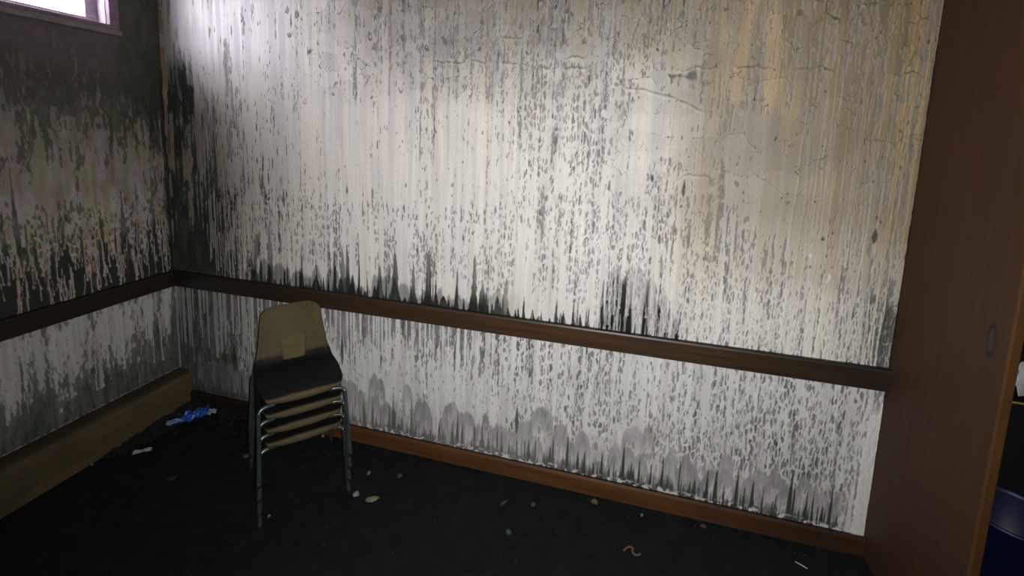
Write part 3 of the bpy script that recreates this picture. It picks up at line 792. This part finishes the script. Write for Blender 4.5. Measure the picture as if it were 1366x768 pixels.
# ------------------------------------------------------------------ floor, ceiling, remaining shell
M_FLOOR = noise_mat('sooty_carpet', (.0048, .0060, .0064), (.0105, .0128, .0134), (14, 14, 14), 6, .95, .6, 260, spec=.15)
M_SOOTWALL = noise_mat('smoked_plaster', (.05, .048, .044), (.12, .112, .10), (3, 3, 3), 5, .9)
M_DARKROOM = noise_mat('charred_plaster', (.010, .010, .011), (.024, .022, .022), (4, 4, 4), 5, .9)
fb = box('floor', -.22, 7.2, -4.6, 4.2, -.12, 0, M_FLOOR)
tag(fb, 'black soot-covered carpet floor', 'floor', kind='structure')
tag(box('ceiling', -.22, 7.2, -4.6, 4.2, CEIL, CEIL + .12, M_SOOTWALL), 'smoke-darkened ceiling above the room', 'ceiling', kind='structure')
tag(box('wall_front', -.22, 7.2, -4.72, -4.5, 0, CEIL, M_SOOTWALL), 'smoky wall behind the photographer', 'wall', kind='structure')
bm = bmesh.new(); add_box(bm, W + .02, W + .14, -4.5, -1.55, 0, CEIL); add_box(bm, W + .02, W + .14, -1.55, -.60, 2.75, CEIL)
tag(obj('wall_right', bm, M_SOOTWALL), 'smoky wall to the right with the doorway', 'wall', kind='structure')
bm = bmesh.new(); add_box(bm, 7.05, 7.2, -4.5, 4.2, 0, CEIL); add_box(bm, W - .14, 7.05, 4.05, 4.2, 0, CEIL); add_box(bm, W - .14, W, .14, 4.05, 0, CEIL)
tag(obj('wall_far', bm, M_DARKROOM), 'charred walls of the dark next room', 'wall', kind='structure')

# ------------------------------------------------------------------ chair rails and baseboards
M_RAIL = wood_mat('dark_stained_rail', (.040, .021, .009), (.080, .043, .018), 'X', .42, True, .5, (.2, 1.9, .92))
M_RAILL = wood_mat('shaded_left_rail', (.014, .011, .009), (.024, .018, .013), 'Y', .6, True, .3)  # near-black wood: the missing lamp sheen on this rail is painted in
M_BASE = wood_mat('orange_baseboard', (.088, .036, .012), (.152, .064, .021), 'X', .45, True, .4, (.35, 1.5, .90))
M_LEDGE = wood_mat('brown_wall_ledge', (.108, .080, .038), (.146, .109, .053), 'Y', .6, .62, .3)

def rail_profile(d, z0, z1, sgn):
    b = .004
    return [(0, z0), (sgn * (d - b), z0), (sgn * d, z0 + b), (sgn * d, z1 - .012), (sgn * (d - .003), z1 - .004), (sgn * (d - .010), z1), (0, z1)]
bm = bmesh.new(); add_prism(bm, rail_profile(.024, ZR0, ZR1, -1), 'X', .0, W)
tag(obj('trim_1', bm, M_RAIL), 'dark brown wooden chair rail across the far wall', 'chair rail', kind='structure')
bm = bmesh.new(); add_prism(bm, rail_profile(.024, ZR0, ZR1, 1), 'Y', -4.5, -.024)
tag(obj('trim_2', bm, M_RAILL), 'dark chair rail along the left wall', 'chair rail', kind='structure')
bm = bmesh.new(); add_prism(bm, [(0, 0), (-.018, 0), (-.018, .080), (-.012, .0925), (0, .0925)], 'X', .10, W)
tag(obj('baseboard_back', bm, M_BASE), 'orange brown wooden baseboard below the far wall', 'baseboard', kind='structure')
# tall boxed base on the left, with a rounded top edge
prof = [(0, 0), (.098, 0), (.101, .13), (.099, .170)]
for k in range(0, 6):
    a = math.radians(90 * k / 5); prof.append((.060 + .038 * math.cos(a), .192 + .038 * math.sin(a)))
prof += [(.040, .233), (0, .235)]
bm = bmesh.new(); add_prism(bm, prof, 'Y', -4.5, -.001)
tag(obj('baseboard_left', bm, M_LEDGE), 'tall brown boxed baseboard with rounded top along the left wall', 'baseboard', kind='structure')
# torn strip in the corner
M_STRIP = noise_mat('torn_corner_tape', (.20, .12, .09), (.36, .27, .19), (60, 60, 8), 4, .8)
bm = bmesh.new()
rs = random.Random(3); L = []; Rr = []
for k in range(30):
    z = 1.75 + k * .03; t = min(1, k / 9)
    a = .004; w_ = (.012 + .022 * t) * rs.uniform(.7, 1.2)
    L.append((a, z)); Rr.append((a + w_, z))
fv = [[bm.verts.new((x, -.004 - .004 * math.sin(i * .9), z)) for i, (x, z) in enumerate(s)] for s in (L, Rr)]
bv = [[bm.verts.new((x, -.0005, z)) for i, (x, z) in enumerate(s)] for s in (L, Rr)]
for k in range(29):
    bm.faces.new((fv[0][k], fv[1][k], fv[1][k + 1], fv[0][k + 1])); bm.faces.new((bv[0][k], bv[0][k + 1], bv[1][k + 1], bv[1][k]))
    bm.faces.new((fv[1][k], bv[1][k], bv[1][k + 1], fv[1][k + 1])); bm.faces.new((fv[0][k], fv[0][k + 1], bv[0][k + 1], bv[0][k]))
obj('corner_tape', bm, M_STRIP, wb)

# ------------------------------------------------------------------ window high in the left wall
M_WIN = noise_mat('old_window_paint', (.34, .27, .33), (.52, .44, .50), (20, 20, 20), 3, .55)
M_WIND = noise_mat('dark_window_paint', (.13, .085, .11), (.22, .15, .19), (20, 20, 20), 3, .6)  # darker tone for the outer casing
def ring(name, x0, x1, y0, y1, z0, z1, wd, mat, parent, wb_=None):
    """rectangular frame in the wall plane made of four bars"""
    bm = bmesh.new(); wb_ = wb_ or wd
    add_box(bm, x0, x1, y0, y1, z0, z0 + wb_, .003); add_box(bm, x0, x1, y0, y1, z1 - wd, z1, .003)
    add_box(bm, x0, x1, y0, y0 + wd, z0 + wb_, z1 - wd, .003); add_box(bm, x0, x1, y1 - wd, y1, z0 + wb_, z1 - wd, .003)
    return obj(name, bm, mat, parent)
win = empty('window_1', (0, 0, 0)); tag(win, 'small bright window high in the left wall', 'window', kind='structure')
ring('casing', -.012, .016, WY0 - .02, WY1 + .004, WZ0 - .004, WZ1 + .02, .048, M_WIND, win, .020)
ring('frame', -.072, -.012, WY0, WY1, WZ0, WZ1, .047, M_WIN, win, .018)
ring('sash', -.165, -.072, WY0, WY1, WZ0, WZ1, .100, M_WIN, win, .046)
box('mullion', -.160, -.095, -1.03, -.98, WZ0 + .046, WZ1 - .100, M_WIN, win, .004)
M_SILL = noise_mat('dusty_sill', (.16, .135, .13), (.24, .20, .20), (14, 14, 14), 3, .7)
box('sill', -.004, .022, WY0 - .03, WY1 + .012, WZ0 - .036, WZ0 - .004, M_SILL, win, .006)
mt, nt, b = new_mat('thin_window_glass')
tr = node(nt, 'ShaderNodeBsdfTransparent'); gs = node(nt, 'ShaderNodeBsdfGlossy'); gs.inputs['Roughness'].default_value = .05
mxs = node(nt, 'ShaderNodeMixShader'); mxs.inputs[0].default_value = .06
nt.links.new(tr.outputs[0], mxs.inputs[1]); nt.links.new(gs.outputs[0], mxs.inputs[2]); nt.links.new(mxs.outputs[0], nt.nodes['Material Output'].inputs['Surface'])
M_GLASS = mt
for (a, b_) in ((-1.70, -1.03), (-.98, -.335)):
    box('pane', -.140, -.136, a, b_, WZ0 + .046, WZ1 - .100, M_GLASS, win)

# ------------------------------------------------------------------ brown wooden panel at the right
M_DOOR = wood_mat('brown_door_veneer', (.044, .022, .010), (.062, .031, .014), 'Z', .6, False, .18)
M_DOORE = wood_mat('warm_lit_door_edge', (.075, .034, .010), (.110, .050, .016), 'Z', .6, False, .18)  # warm light from the next room painted into the edge colour
M_DARK = noise_mat('dark_void', (.010, .010, .010), (.02, .02, .018), (30, 30, 30), 3, .8)
dr = empty('door_1', (W, 0, 0)); tag(dr, 'brown wooden door panel standing at right angles to the far wall', 'door', kind='structure')
DY = -.562
bm = bmesh.new()
add_box(bm, 0, .026, DY + .012, -.001, 0, CEIL - .02, .002)
obj('door_leaf', bm, M_DOOR, dr)
bm = bmesh.new(); add_box(bm, -.001, .027, DY, DY + .012, 0, CEIL - .02, .003)
obj('edge_strip', bm, M_DOORE, dr)
# empty oval latch recess: raised rim and dark cup
bm = bmesh.new(); n = 28
def ov(r, yy, k): a = 2 * math.pi * k / n; return (yy, -.487 + .014 * r * math.cos(a), 1.247 + .048 * r * math.sin(a) + .25 * .014 * r * math.cos(a))
rg = [[bm.verts.new(ov(r, yy, k)) for k in range(n)] for (r, yy) in ((1.25, -.0002), (1.12, -.0030), (.90, -.0030), (.78, -.0004))]
for i in range(3):
    for k in range(n): bm.faces.new((rg[i][k], rg[i][(k + 1) % n], rg[i + 1][(k + 1) % n], rg[i + 1][k]))
obj('latch_rim', bm, noise_mat('tarnished_latch', (.006, .007, .005), (.016, .014, .010), (60, 60, 60), 3, .8), dr, True)
bm = bmesh.new(); c0 = [bm.verts.new(ov(.8, -.0005, k)) for k in range(n)]; c1 = [bm.verts.new(ov(.6, -.0012, k)) for k in range(n)]
for k in range(n): bm.faces.new((c0[k], c0[(k + 1) % n], c1[(k + 1) % n], c1[k]))
bm.faces.new(c1)
obj('latch_hole', bm, noise_mat('latch_cup', (.030, .020, .010), (.045, .028, .014), (60, 60, 60), 3, .7), dr)

# ------------------------------------------------------------------ stacked school chairs
def shell_material():
    mt, nt, b = new_mat('tan_chair_plastic')
    at = node(nt, 'ShaderNodeAttribute', attribute_name='soot')
    tc = node(nt, 'ShaderNodeTexCoord')
    ns = node(nt, 'ShaderNodeTexNoise'); ns.inputs['Scale'].default_value = 14; ns.inputs['Detail'].default_value = 5
    nt.links.new(tc.outputs['Object'], ns.inputs['Vector'])
    rp = node(nt, 'ShaderNodeValToRGB'); rp.color_ramp.elements[0].position = .3; rp.color_ramp.elements[1].position = .7
    rp.color_ramp.elements[0].color = (.074, .059, .027, 1); rp.color_ramp.elements[1].color = (.096, .075, .035, 1)
    nt.links.new(ns.outputs[0], rp.inputs[0])
    ad = node(nt, 'ShaderNodeMath', operation='MULTIPLY_ADD'); ad.inputs[1].default_value = .5; ad.inputs[2].default_value = -.25
    nt.links.new(ns.outputs[0], ad.inputs[0])
    a2 = node(nt, 'ShaderNodeMath', operation='ADD', use_clamp=True)
    nt.links.new(at.outputs['Fac'], a2.inputs[0]); nt.links.new(ad.outputs[0], a2.inputs[1])
    m2 = node(nt, 'ShaderNodeMath', operation='MULTIPLY'); nt.links.new(a2.outputs[0], m2.inputs[0]); nt.links.new(at.outputs['Fac'], m2.inputs[1])
    mx = node(nt, 'ShaderNodeMix', data_type='RGBA', clamp_factor=True)
    mr = node(nt, 'ShaderNodeMapRange', interpolation_type='SMOOTHSTEP'); mr.inputs[1].default_value = .05; mr.inputs[2].default_value = .7; mr.inputs[4].default_value = .985
    nt.links.new(m2.outputs[0], mr.inputs[0]); nt.links.new(mr.outputs[0], mx.inputs[0])
    nt.links.new(rp.outputs[0], mx.inputs[6]); mx.inputs[7].default_value = (.0045, .0055, .0055, 1)
    nt.links.new(mx.outputs[2], b.inputs['Base Color'])
    b.inputs['Roughness'].default_value = .6; b.inputs['Specular IOR Level'].default_value = .16
    n2 = node(nt, 'ShaderNodeTexNoise'); n2.inputs['Scale'].default_value = 500
    nt.links.new(tc.outputs['Object'], n2.inputs['Vector'])
    bp = node(nt, 'ShaderNodeBump'); bp.inputs['Strength'].default_value = .15; bp.inputs['Distance'].default_value = .001
    nt.links.new(n2.outputs[0], bp.inputs['Height']); nt.links.new(bp.outputs[0], b.inputs['Normal'])
    return mt
M_SHELL = shell_material()
M_GRIP = noise_mat('tan_grip_plastic', (.084, .067, .028), (.110, .086, .038), (14, 14, 14), 4, .6, spec=.16)
M_CHROME = noise_mat('dull_chrome', (.065, .095, .09), (.13, .165, .155), (30, 30, 12), 4, .28, metal=.65)
M_FOOT = noise_mat('grey_foot_cap', (.012, .012, .012), (.028, .027, .025), (60, 60, 60), 3, .6)
M_STEEL = noise_mat('sooty_steel', (.05, .055, .055), (.10, .11, .11), (40, 40, 40), 4, .5, metal=.6)

PROF = [(.246, .368), (.2545, .376), (.2570, .388), (.2510, .401), (.236, .409), (.19, .411), (.10, .406), (.02, .401), (-.04, .400), (-.072, .405),
        (-.092, .424), (-.104, .46), (-.120, .52), (-.138, .58), (-.155, .64), (-.160, .668), (-.1615, .680)]
HW = [.146, .150, .153, .158, .164, .176, .184, .187, .184, .181, .177, .166, .157, .149, .141, .137, .130]
SOOTV = [0, 0, .04, .40, .85, 1, 1, 1, 1, 1, .92, .22, .0, 0, 0, 0, 0]

def shell_mesh():
    sub = 4
    pr = smooth_path([(f, z, 0) for f, z in PROF], sub); hw = smooth_path([(a, 0, 0) for a in HW], sub); sv = smooth_path([(a, 0, 0) for a in SOOTV], sub)
    NU = 26; n = len(pr)
    V = []; S = []
    tz = pr[-1].y
    for j in range(n):
        f, z = pr[j].x, pr[j].y
        t = (pr[min(j + 1, n - 1)] - pr[max(j - 1, 0)]).normalized()
        nf, nz = t.y, -t.x                        # points away from the sitter (down and back)
        w = hw[j].x
        top = max(0, 1 - (tz - z) / .035) if f < 0 else 0   # round the upper corners
        frt = max(0, 1 - j / (3.2 * sub))
        for i in range(NU + 1):
            u = -1 + 2 * i / NU; a = abs(u)
            s = u * w
            roll = .011 * max(0, (a - .80) / .20) ** 2          # rim turns away
            dish = (.010 if z < .43 else -.013) * (a ** 2)       # seat hollow, back wraps forward
            off = roll - (dish if z < .43 else -dish * 1.0)
            ff = f + nf * off; zz = z + nz * off
            if top > 0: zz -= .030 * top * max(0, (a - .55) / .45) ** 2.4 - .004 * top * (1 - a * a)
            if frt > 0: ff -= .020 * frt * max(0, (a - .6) / .4) ** 2
            V.append((s, ff, zz)); S.append(max(0, min(1, sv[j].x)) * (1 if f > .1 or z > .39 else 1))
    F = [(j * (NU + 1) + i, j * (NU + 1) + i + 1, (j + 1) * (NU + 1) + i + 1, (j + 1) * (NU + 1) + i) for j in range(n - 1) for i in range(NU)]
    # give the shell a real thickness: second skin offset along vertex normals
    me0 = bpy.data.meshes.new('tmp'); me0.from_pydata(V, [], F); me0.update()
    N = [v.normal.copy() for v in me0.vertices]
    sgn = -1 if N[(n // 2) * (NU + 1) + NU // 2].z > 0 else 1
    k = len(V)
    V2 = V + [tuple(Vector(v) + nn * .005 * sgn) for v, nn in zip(V, N)]
    F2 = F + [tuple(i + k for i in q[::-1]) for q in F]
    bd = [i for i in range(NU + 1)] + [j * (NU + 1) + NU for j in range(1, n)] + [(n - 1) * (NU + 1) + i for i in range(NU - 1, -1, -1)] + [j * (NU + 1) for j in range(n - 2, 0, -1)]
    for a, b in zip(bd, bd[1:] + bd[:1]): F2.append((b, a, a + k, b + k))
    bpy.data.meshes.remove(me0)
    me = bpy.data.meshes.new('seat_shell'); me.from_pydata(V2, [], F2); me.update()
    bm = bmesh.new(); bm.from_mesh(me); bmesh.ops.recalc_face_normals(bm, faces=bm.faces); bm.to_mesh(me); bm.free()
    at = me.attributes.new('soot', 'FLOAT', 'POINT'); at.data.foreach_set('value', S + [s * .6 for s in S])
    me.polygons.foreach_set('use_smooth', [True] * len(me.polygons)); me.materials.append(M_SHELL)
    return me

def back_f(z):
    for (f0, z0), (f1, z1) in zip(PROF[9:], PROF[10:]):
        if z0 <= z <= z1: return f0 + (f1 - f0) * (z - z0) / (z1 - z0)
    return -.16

chair = empty('school_chair', (0, 0, 0))
tag(chair, 'lowest of the four stacked tan school chairs, its feet on the floor', 'chair', 'stack of school chairs')
sh = link(bpy.data.objects.new('seat_shell', shell_mesh()), chair)
# moulded hand grip in the backrest: two slopes meeting at a level crease, stepped at the bottom
bm = bmesh.new()
def gp(s, z, d): return bm.verts.new((s, back_f(z) + .0145 * 0 + d, z))
rows = [(.524, .064, .0005), (.516, .067, .0035), (.474, .063, .0098), (.469, .0625, .0084), (.428, .057, .0130), (.420, .055, .0115), (.416, .053, .0005)]
pts = []
for (z, w, d) in rows:
    r = []
    for i in range(13):
        u = -1 + i / 6
        wz = z - (.010 * max(0, (abs(u) - .75) / .25) ** 2 if z > .505 else -.008 * max(0, (abs(u) - .7) / .3) ** 2 if z < .43 else 0)
        dd = d if abs(u) < .95 else .0
        r.append(bm.verts.new((u * w, back_f(z) + dd + .013 * (u * w / .16) ** 2, wz)))
    pts.append(r)
for a, b_ in zip(pts, pts[1:]):
    for i in range(12): bm.faces.new((a[i], a[i + 1], b_[i + 1], b_[i]))
grip = obj('hand_grip', bm, M_GRIP, chair)
R_T = .0095
def leg(name, pts, foot):
    bm = bmesh.new(); add_tube(bm, smooth_path(pts, 6), R_T, 12)
    lg = obj(name, bm, M_CHROME, chair, True)
    bm = bmesh.new(); add_tube(bm, [Vector(foot) + Vector((0, 0, z)) for z in (0, .004, .020, .026)], [.0100, .0108, .0106, .0100], 12)
    obj('foot_cap', bm, M_FOOT, lg, True)
for s in (-1, 1):
    leg('leg', [(s * .198, .246, .004), (s * .190, .222, .20), (s * .187, .208, .312), (s * .180, .200, .334), (s * .160, .194, .344), (s * .120, .188, .346)], (s * .198, .246, 0))
    leg('leg', [(s * .205, -.196, .004), (s * .194, -.170, .20), (s * .188, -.155, .312), (s * .180, -.148, .334), (s * .160, -.142, .344), (s * .120, -.136, .346)], (s * .205, -.196, 0))
bm = bmesh.new()
for s in (-1, 1):
    add_tube(bm, [Vector((s * .120, .188, .346)), Vector((s * .118, .0, .346)), Vector((s * .120, -.136, .346))], R_T, 10)
add_tube(bm, [Vector((-.120, .12, .346)), Vector((.120, .12, .346))], .008, 8); add_tube(bm, [Vector((-.120, -.06, .346)), Vector((.120, -.06, .346))], .008, 8)
obj('seat_frame', bm, M_STEEL, chair, True)
for s in (-.10, .10):
    for f in (.13, -.04): box('seat_bracket', s - .022, s + .022, f - .03, f + .03, .350, .392, M_STEEL, chair)

ANG = math.radians(48.0)
S_AX = Vector((math.cos(ANG), math.sin(ANG), 0)); F_AX = Vector((S_AX.y, -S_AX.x, 0))
CH = Vector((1.2145, -.333, 0)) - S_AX * .014
# local +y is forward = -(rotated y) so turn by ANG + 180 degrees about z
def place(o, k):
    p = CH + F_AX * (.012 * k); o.location = (p.x, p.y, .077 * k)
    o.rotation_euler = (0, 0, ANG + math.pi)
def copy_thing(src):
    c = src.copy(); COL.objects.link(c)
    for ch in src.children:
        d = ch.copy(); COL.objects.link(d); d.parent = c
        for g in ch.children:
            e = g.copy(); COL.objects.link(e); e.parent = d
    return c
labels = ['second stacked tan school chair, counting up from the floor', 'third stacked tan school chair, just below the top one',
          'topmost stacked tan school chair, showing its whole backrest with hand grip and sooty seat']
place(chair, 0)
for k in (1, 2, 3):
    c = copy_thing(chair); c['label'] = labels[k - 1]; place(c, k)

# ------------------------------------------------------------------ rubbish on the floor
def lump(name, loc, size, mat, seed, rz=0.0, flat=1.0, sub=2):
    """broken flake: faceted irregular lump resting on the floor"""
    bm = bmesh.new(); bmesh.ops.create_icosphere(bm, subdivisions=sub, radius=1.0)
    r = random.Random(seed)
    for v in bm.verts:
        k = r.uniform(.72, 1.15); v.co = Vector((v.co.x * size[0] * k, v.co.y * size[1] * k, max(v.co.z, -.55) * size[2] * (flat if v.co.z > 0 else 1) * k))
    zmin = min(v.co.z for v in bm.verts)
    for v in bm.verts: v.co.z -= zmin
    o = obj(name, bm, mat); o.location = loc; o.rotation_euler = (0, 0, rz); return o

def sheet(name, loc, sx, sy, amp, mat, seed, rz=0, nx=10, ny=6, curl=0.0, thick=.0012):
    """crumpled thin sheet lying on something"""
    bm = bmesh.new(); r = random.Random(seed)
    ph = [r.uniform(0, 6) for _ in range(4)]
    def hgt(u, v): return amp * (.5 + .25 * math.sin(u * 7 + ph[0] + v * 3) + .25 * math.sin(v * 8 + ph[1] - u * 4)) + curl * (u * u) * sx + r.uniform(0, amp * .3)
    top = [[None] * (ny + 1) for _ in range(nx + 1)]; bot = [[None] * (ny + 1) for _ in range(nx + 1)]
    for i in range(nx + 1):
        for j in range(ny + 1):
            u = -1 + 2 * i / nx; v = -1 + 2 * j / ny
            ex = 1 + (r.uniform(-.12, .08) if i in (0, nx) or j in (0, ny) else 0)
            h_ = hgt(u, v)
            top[i][j] = bm.verts.new((u * sx / 2 * ex, v * sy / 2 * ex, h_ + thick)); bot[i][j] = bm.verts.new((u * sx / 2 * ex, v * sy / 2 * ex, h_))
    for i in range(nx):
        for j in range(ny):
            bm.faces.new((top[i][j], top[i + 1][j], top[i + 1][j + 1], top[i][j + 1])); bm.faces.new((bot[i][j], bot[i][j + 1], bot[i + 1][j + 1], bot[i + 1][j]))
    for i in range(nx):
        bm.faces.new((top[i][0], bot[i][0], bot[i + 1][0], top[i + 1][0])); bm.faces.new((top[i][ny], top[i + 1][ny], bot[i + 1][ny], bot[i][ny]))
    for j in range(ny):
        bm.faces.new((top[0][j], top[0][j + 1], bot[0][j + 1], bot[0][j])); bm.faces.new((top[nx][j], bot[nx][j], bot[nx][j + 1], top[nx][j + 1]))
    z0 = min(v.co.z for v in bm.verts)
    for v in bm.verts: v.co.z -= z0
    o = obj(name, bm, mat); o.location = loc; o.rotation_euler = (0, 0, rz); return o

def plain(name, c, rough=.6, k=.75): return noise_mat(name, tuple(a * k for a in c), c, (50, 50, 50), 3, rough)
M_BLUE = plain('blue_plastic_film', (.015, .10, .52), .35); M_BLUEP = plain('pale_blue_print', (.28, .36, .70), .4)
M_TEALP = plain('faded_teal_card', (.07, .13, .15), .6); M_GRAYBL = plain('pale_grey_film', (.35, .47, .52), .5)
M_PAPER = plain('white_scrap_paper', (.45, .56, .55), .7, .85)
blue = empty('blue_wrapper', (.262, -.165, .012), math.radians(43))
tag(blue, 'crumpled blue plastic wrapper with pale end on the debris in the corner', 'wrapper')
a = sheet('film', (.035, 0, .012), .13, .095, .026, M_BLUE, 5, 0, 12, 7, .10); a.parent = blue
a = sheet('printed_end', (-.066, -.004, .010), .10, .050, .012, M_BLUEP, 6, .06, 8, 4); a.parent = blue
a = sheet('torn_end', (.112, .004, .018), .060, .055, .016, M_GRAYBL, 8, -.1, 6, 4); a.parent = blue
t = sheet('card_scrap', (.215, -.105, .022), .15, .05, .008, M_TEALP, 9, math.radians(38), 8, 3); tag(t, 'dull teal card scrap lying behind the blue wrapper', 'scrap')
t = sheet('paper_scrap', (.252, -.437, .002), .085, .030, .006, M_PAPER, 11, math.radians(43), 8, 3); tag(t, 'small white paper scrap lying alone on carpet near the left baseboard', 'scrap')
M_ASH = plain('charred_debris', (.008, .008, .008), .95)
chips = [
    ('plaster_chip', (1.565, -.366), (.016, .013, .014), (.55, .55, .52), 'tiny white plaster chip beside the right front chair foot'),
    ('plaster_chip', (1.659, -.367), (.034, .018, .010), (.42, .42, .26), 'yellowish flat plaster chip right of the chair stack'),
    ('plaster_chip', (1.545, -.219), (.014, .010, .009), (.26, .30, .29), 'dull grey chip behind the right chair feet'),
    ('plaster_chip', (2.734, -.064), (.018, .014, .014), (.20, .24, .10), 'greenish chip lying against the orange baseboard'),
    ('plaster_chip', (2.359, -.354), (.015, .013, .010), (.11, .16, .15), 'faint grey-green chip in the middle of the carpet'),
    ('plaster_chip', (2.965, -.075), (.007, .006, .008), (.50, .50, .48), 'tiny white speck by the baseboard, right of the greenish chip'),
    ('plaster_chip', (3.250, -.056), (.017, .010, .010), (.13, .08, .045), 'small brown chip by the baseboard near the door panel'),
    ('plaster_chip', (1.121, -.037), (.008, .008, .010), (.50, .50, .46), 'pale speck on the floor seen under the lowest seat'),
    ('plaster_chip', (.828, -.305), (.020, .012, .010), (.12, .17, .17), 'dull teal chip left of the chair stack'),
    ('plaster_chip', (1.247, -.592), (.007, .007, .008), (.40, .38, .34), 'pale speck beside the left front chair foot'),
    ('plaster_chip', (.110, -.591), (.007, .007, .008), (.40, .40, .34), 'pale crumb at the foot of the tall left baseboard'),
    ('plaster_chip', (.595, -.546), (.030, .016, .007), (.040, .034, .020), 'dark brown flake on open carpet left of the chairs'),
    ('plaster_chip', (2.437, -.167), (.013, .011, .010), (.10, .11, .10), 'grey crumb on carpet left of the greenish chip'),
    ('plaster_chip', (2.294, -.200), (.009, .024, .008), (.07, .085, .075), 'thin dark grey sliver on carpet before the far wall'),
    ('plaster_chip', (1.712, -.190), (.016, .012, .010), (.085, .10, .10), 'dark grey chip between the chairs and the far wall'),
]
for i, (nm, (px, py), sz, c, lb) in enumerate(chips):
    o = lump(nm, (px, py, 0), sz, plain('chip_plaster', tuple(q * .5 for q in c), .8), 40 + i, rnd.uniform(0, 3), 1.0, 2); tag(o, lb, 'chip', 'plaster chips on the carpet')
# curled brown strip, white stick
bm = bmesh.new(); add_tube(bm, smooth_path([(-.035, -.01, .005), (-.012, .012, .010), (.006, .004, .016), (.004, -.012, .012), (.022, -.016, .006), (.040, -.004, .005)], 5), .005, 8)
o = obj('curled_strip', bm, plain('singed_strip', (.13, .075, .04), .8), None, True); o.location = (2.913, -.289, 0); tag(o, 'curled brown strip on the carpet near the bottom edge', 'strip')
bm = bmesh.new(); add_tube(bm, [Vector((-.021, .011, .003)), Vector((0, .0005, .0035)), Vector((.021, -.011, .003))], .0024, 8)
o = obj('white_stick', bm, plain('pale_stick', (.70, .55, .52), .6), None, True); o.location = (3.640, -.144, 0); tag(o, 'thin pale stick on the carpet near the door panel', 'stick')
# heap of char below the left ledge, countless crumbs
bm = bmesh.new(); rc = random.Random(5)
def crumb(cx, cy, cz, s):
    r = bmesh.ops.create_icosphere(bm, subdivisions=1, radius=s)
    for v in r['verts']: v.co = Vector((cx + v.co.x * rc.uniform(.7, 1.5), cy + v.co.y * rc.uniform(.7, 1.5), max(.0, cz + v.co.z * rc.uniform(.4, .9))))
for _ in range(420):
    t_ = rc.random() ** .8; yy = -.02 - t_ * .50; xx = .105 + abs(rc.gauss(0, 1)) * .075 * (1.25 - t_)
    crumb(xx, yy, rc.uniform(.0, .035) * (1.1 - t_), rc.uniform(.008, .024) * (1.2 - .5 * t_))
for _ in range(70): crumb(rc.uniform(.12, .7), -.03 - abs(rc.gauss(0, .05)), .004, rc.uniform(.006, .016))
for _ in range(160): crumb(rc.uniform(.2, 3.8), -.02 - rc.random() ** 2 * .9, .001, rc.uniform(.003, .008))
o = obj('charred_debris', bm, M_ASH); tag(o, 'black charred crumbs strewn along the foot of the left ledge', 'debris', kind='stuff')

# ------------------------------------------------------------------ next room, seen past the door panel
M_DESK = plain('blackened_desk', (.014, .013, .013), .6)
dk = empty('desk', (4.62, .42, 0)); tag(dk, 'blackened desk in the dark next room under white papers', 'desk')
def part(name, *b, mat=M_DESK, parent=dk, bevel=.003): return box(name, *b, mat, parent, bevel)
part('desk_top', -.42, .55, -.31, .33, .735, .765)
part('side_panel', -.40, -.37, -.29, .31, 0, .735); part('side_panel', .50, .53, -.29, .31, 0, .735); part('modesty_panel', -.37, .50, -.27, -.25, .08, .735)
M_WP = plain('white_office_paper', (.72, .73, .76), .7, .93)
o = box('carton', 4.44, 4.86, .30, .62, .765, .930, M_DESK, None, .004); tag(o, 'black charred carton on the dark desk', 'carton')
for i, (px, py, pz, sx, sy, am, rz, lb) in enumerate((
        (4.53, .205, .766, .21, .13, .17, .1, 'crumpled white paper at the front edge of the dark desk'),
        (4.63, .40, .931, .26, .16, .16, .2, 'crumpled white paper on top of the black carton'))):
    o = sheet('paper', (px, py, pz), sx, sy, am, M_WP, 60 + i, rz, 9, 7); tag(o, lb, 'paper', 'loose papers in the next room')
bm = bmesh.new(); add_tube(bm, [Vector((-.08, 0, .004)), Vector((.08, 0, .004))], .004, 6)
o = obj('pencil', bm, plain('yellow_pencil', (.60, .45, .10), .5)); o.location = (4.50, .120, .766); o.rotation_euler = (0, 0, -.05); tag(o, 'thin yellow stick on the front edge of the dark desk', 'pencil')
bn = empty('waste_bin', (4.36, -.10, 0), .2); tag(bn, 'dark blue waste bin standing before the desk beyond the door panel', 'bin')
bm = bmesh.new(); n = 24
pr_ = [(.0, .004), (.125, .004), (.128, .012), (.160, .40), (.166, .405), (.166, .42), (.158, .42), (.154, .40), (.122, .016), (0, .016)]
rings = [[bm.verts.new((r * math.cos(2 * math.pi * k / n), r * math.sin(2 * math.pi * k / n), z)) for k in range(n)] for r, z in pr_[1:-1]]
for a, b_ in zip(rings, rings[1:]):
    for k in range(n): bm.faces.new((a[k], a[(k + 1) % n], b_[(k + 1) % n], b_[k]))
bm.faces.new(rings[0]); bm.faces.new(rings[-1])
obj('bin_body', bm, plain('navy_plastic', (.005, .009, .055), .45), bn, True)
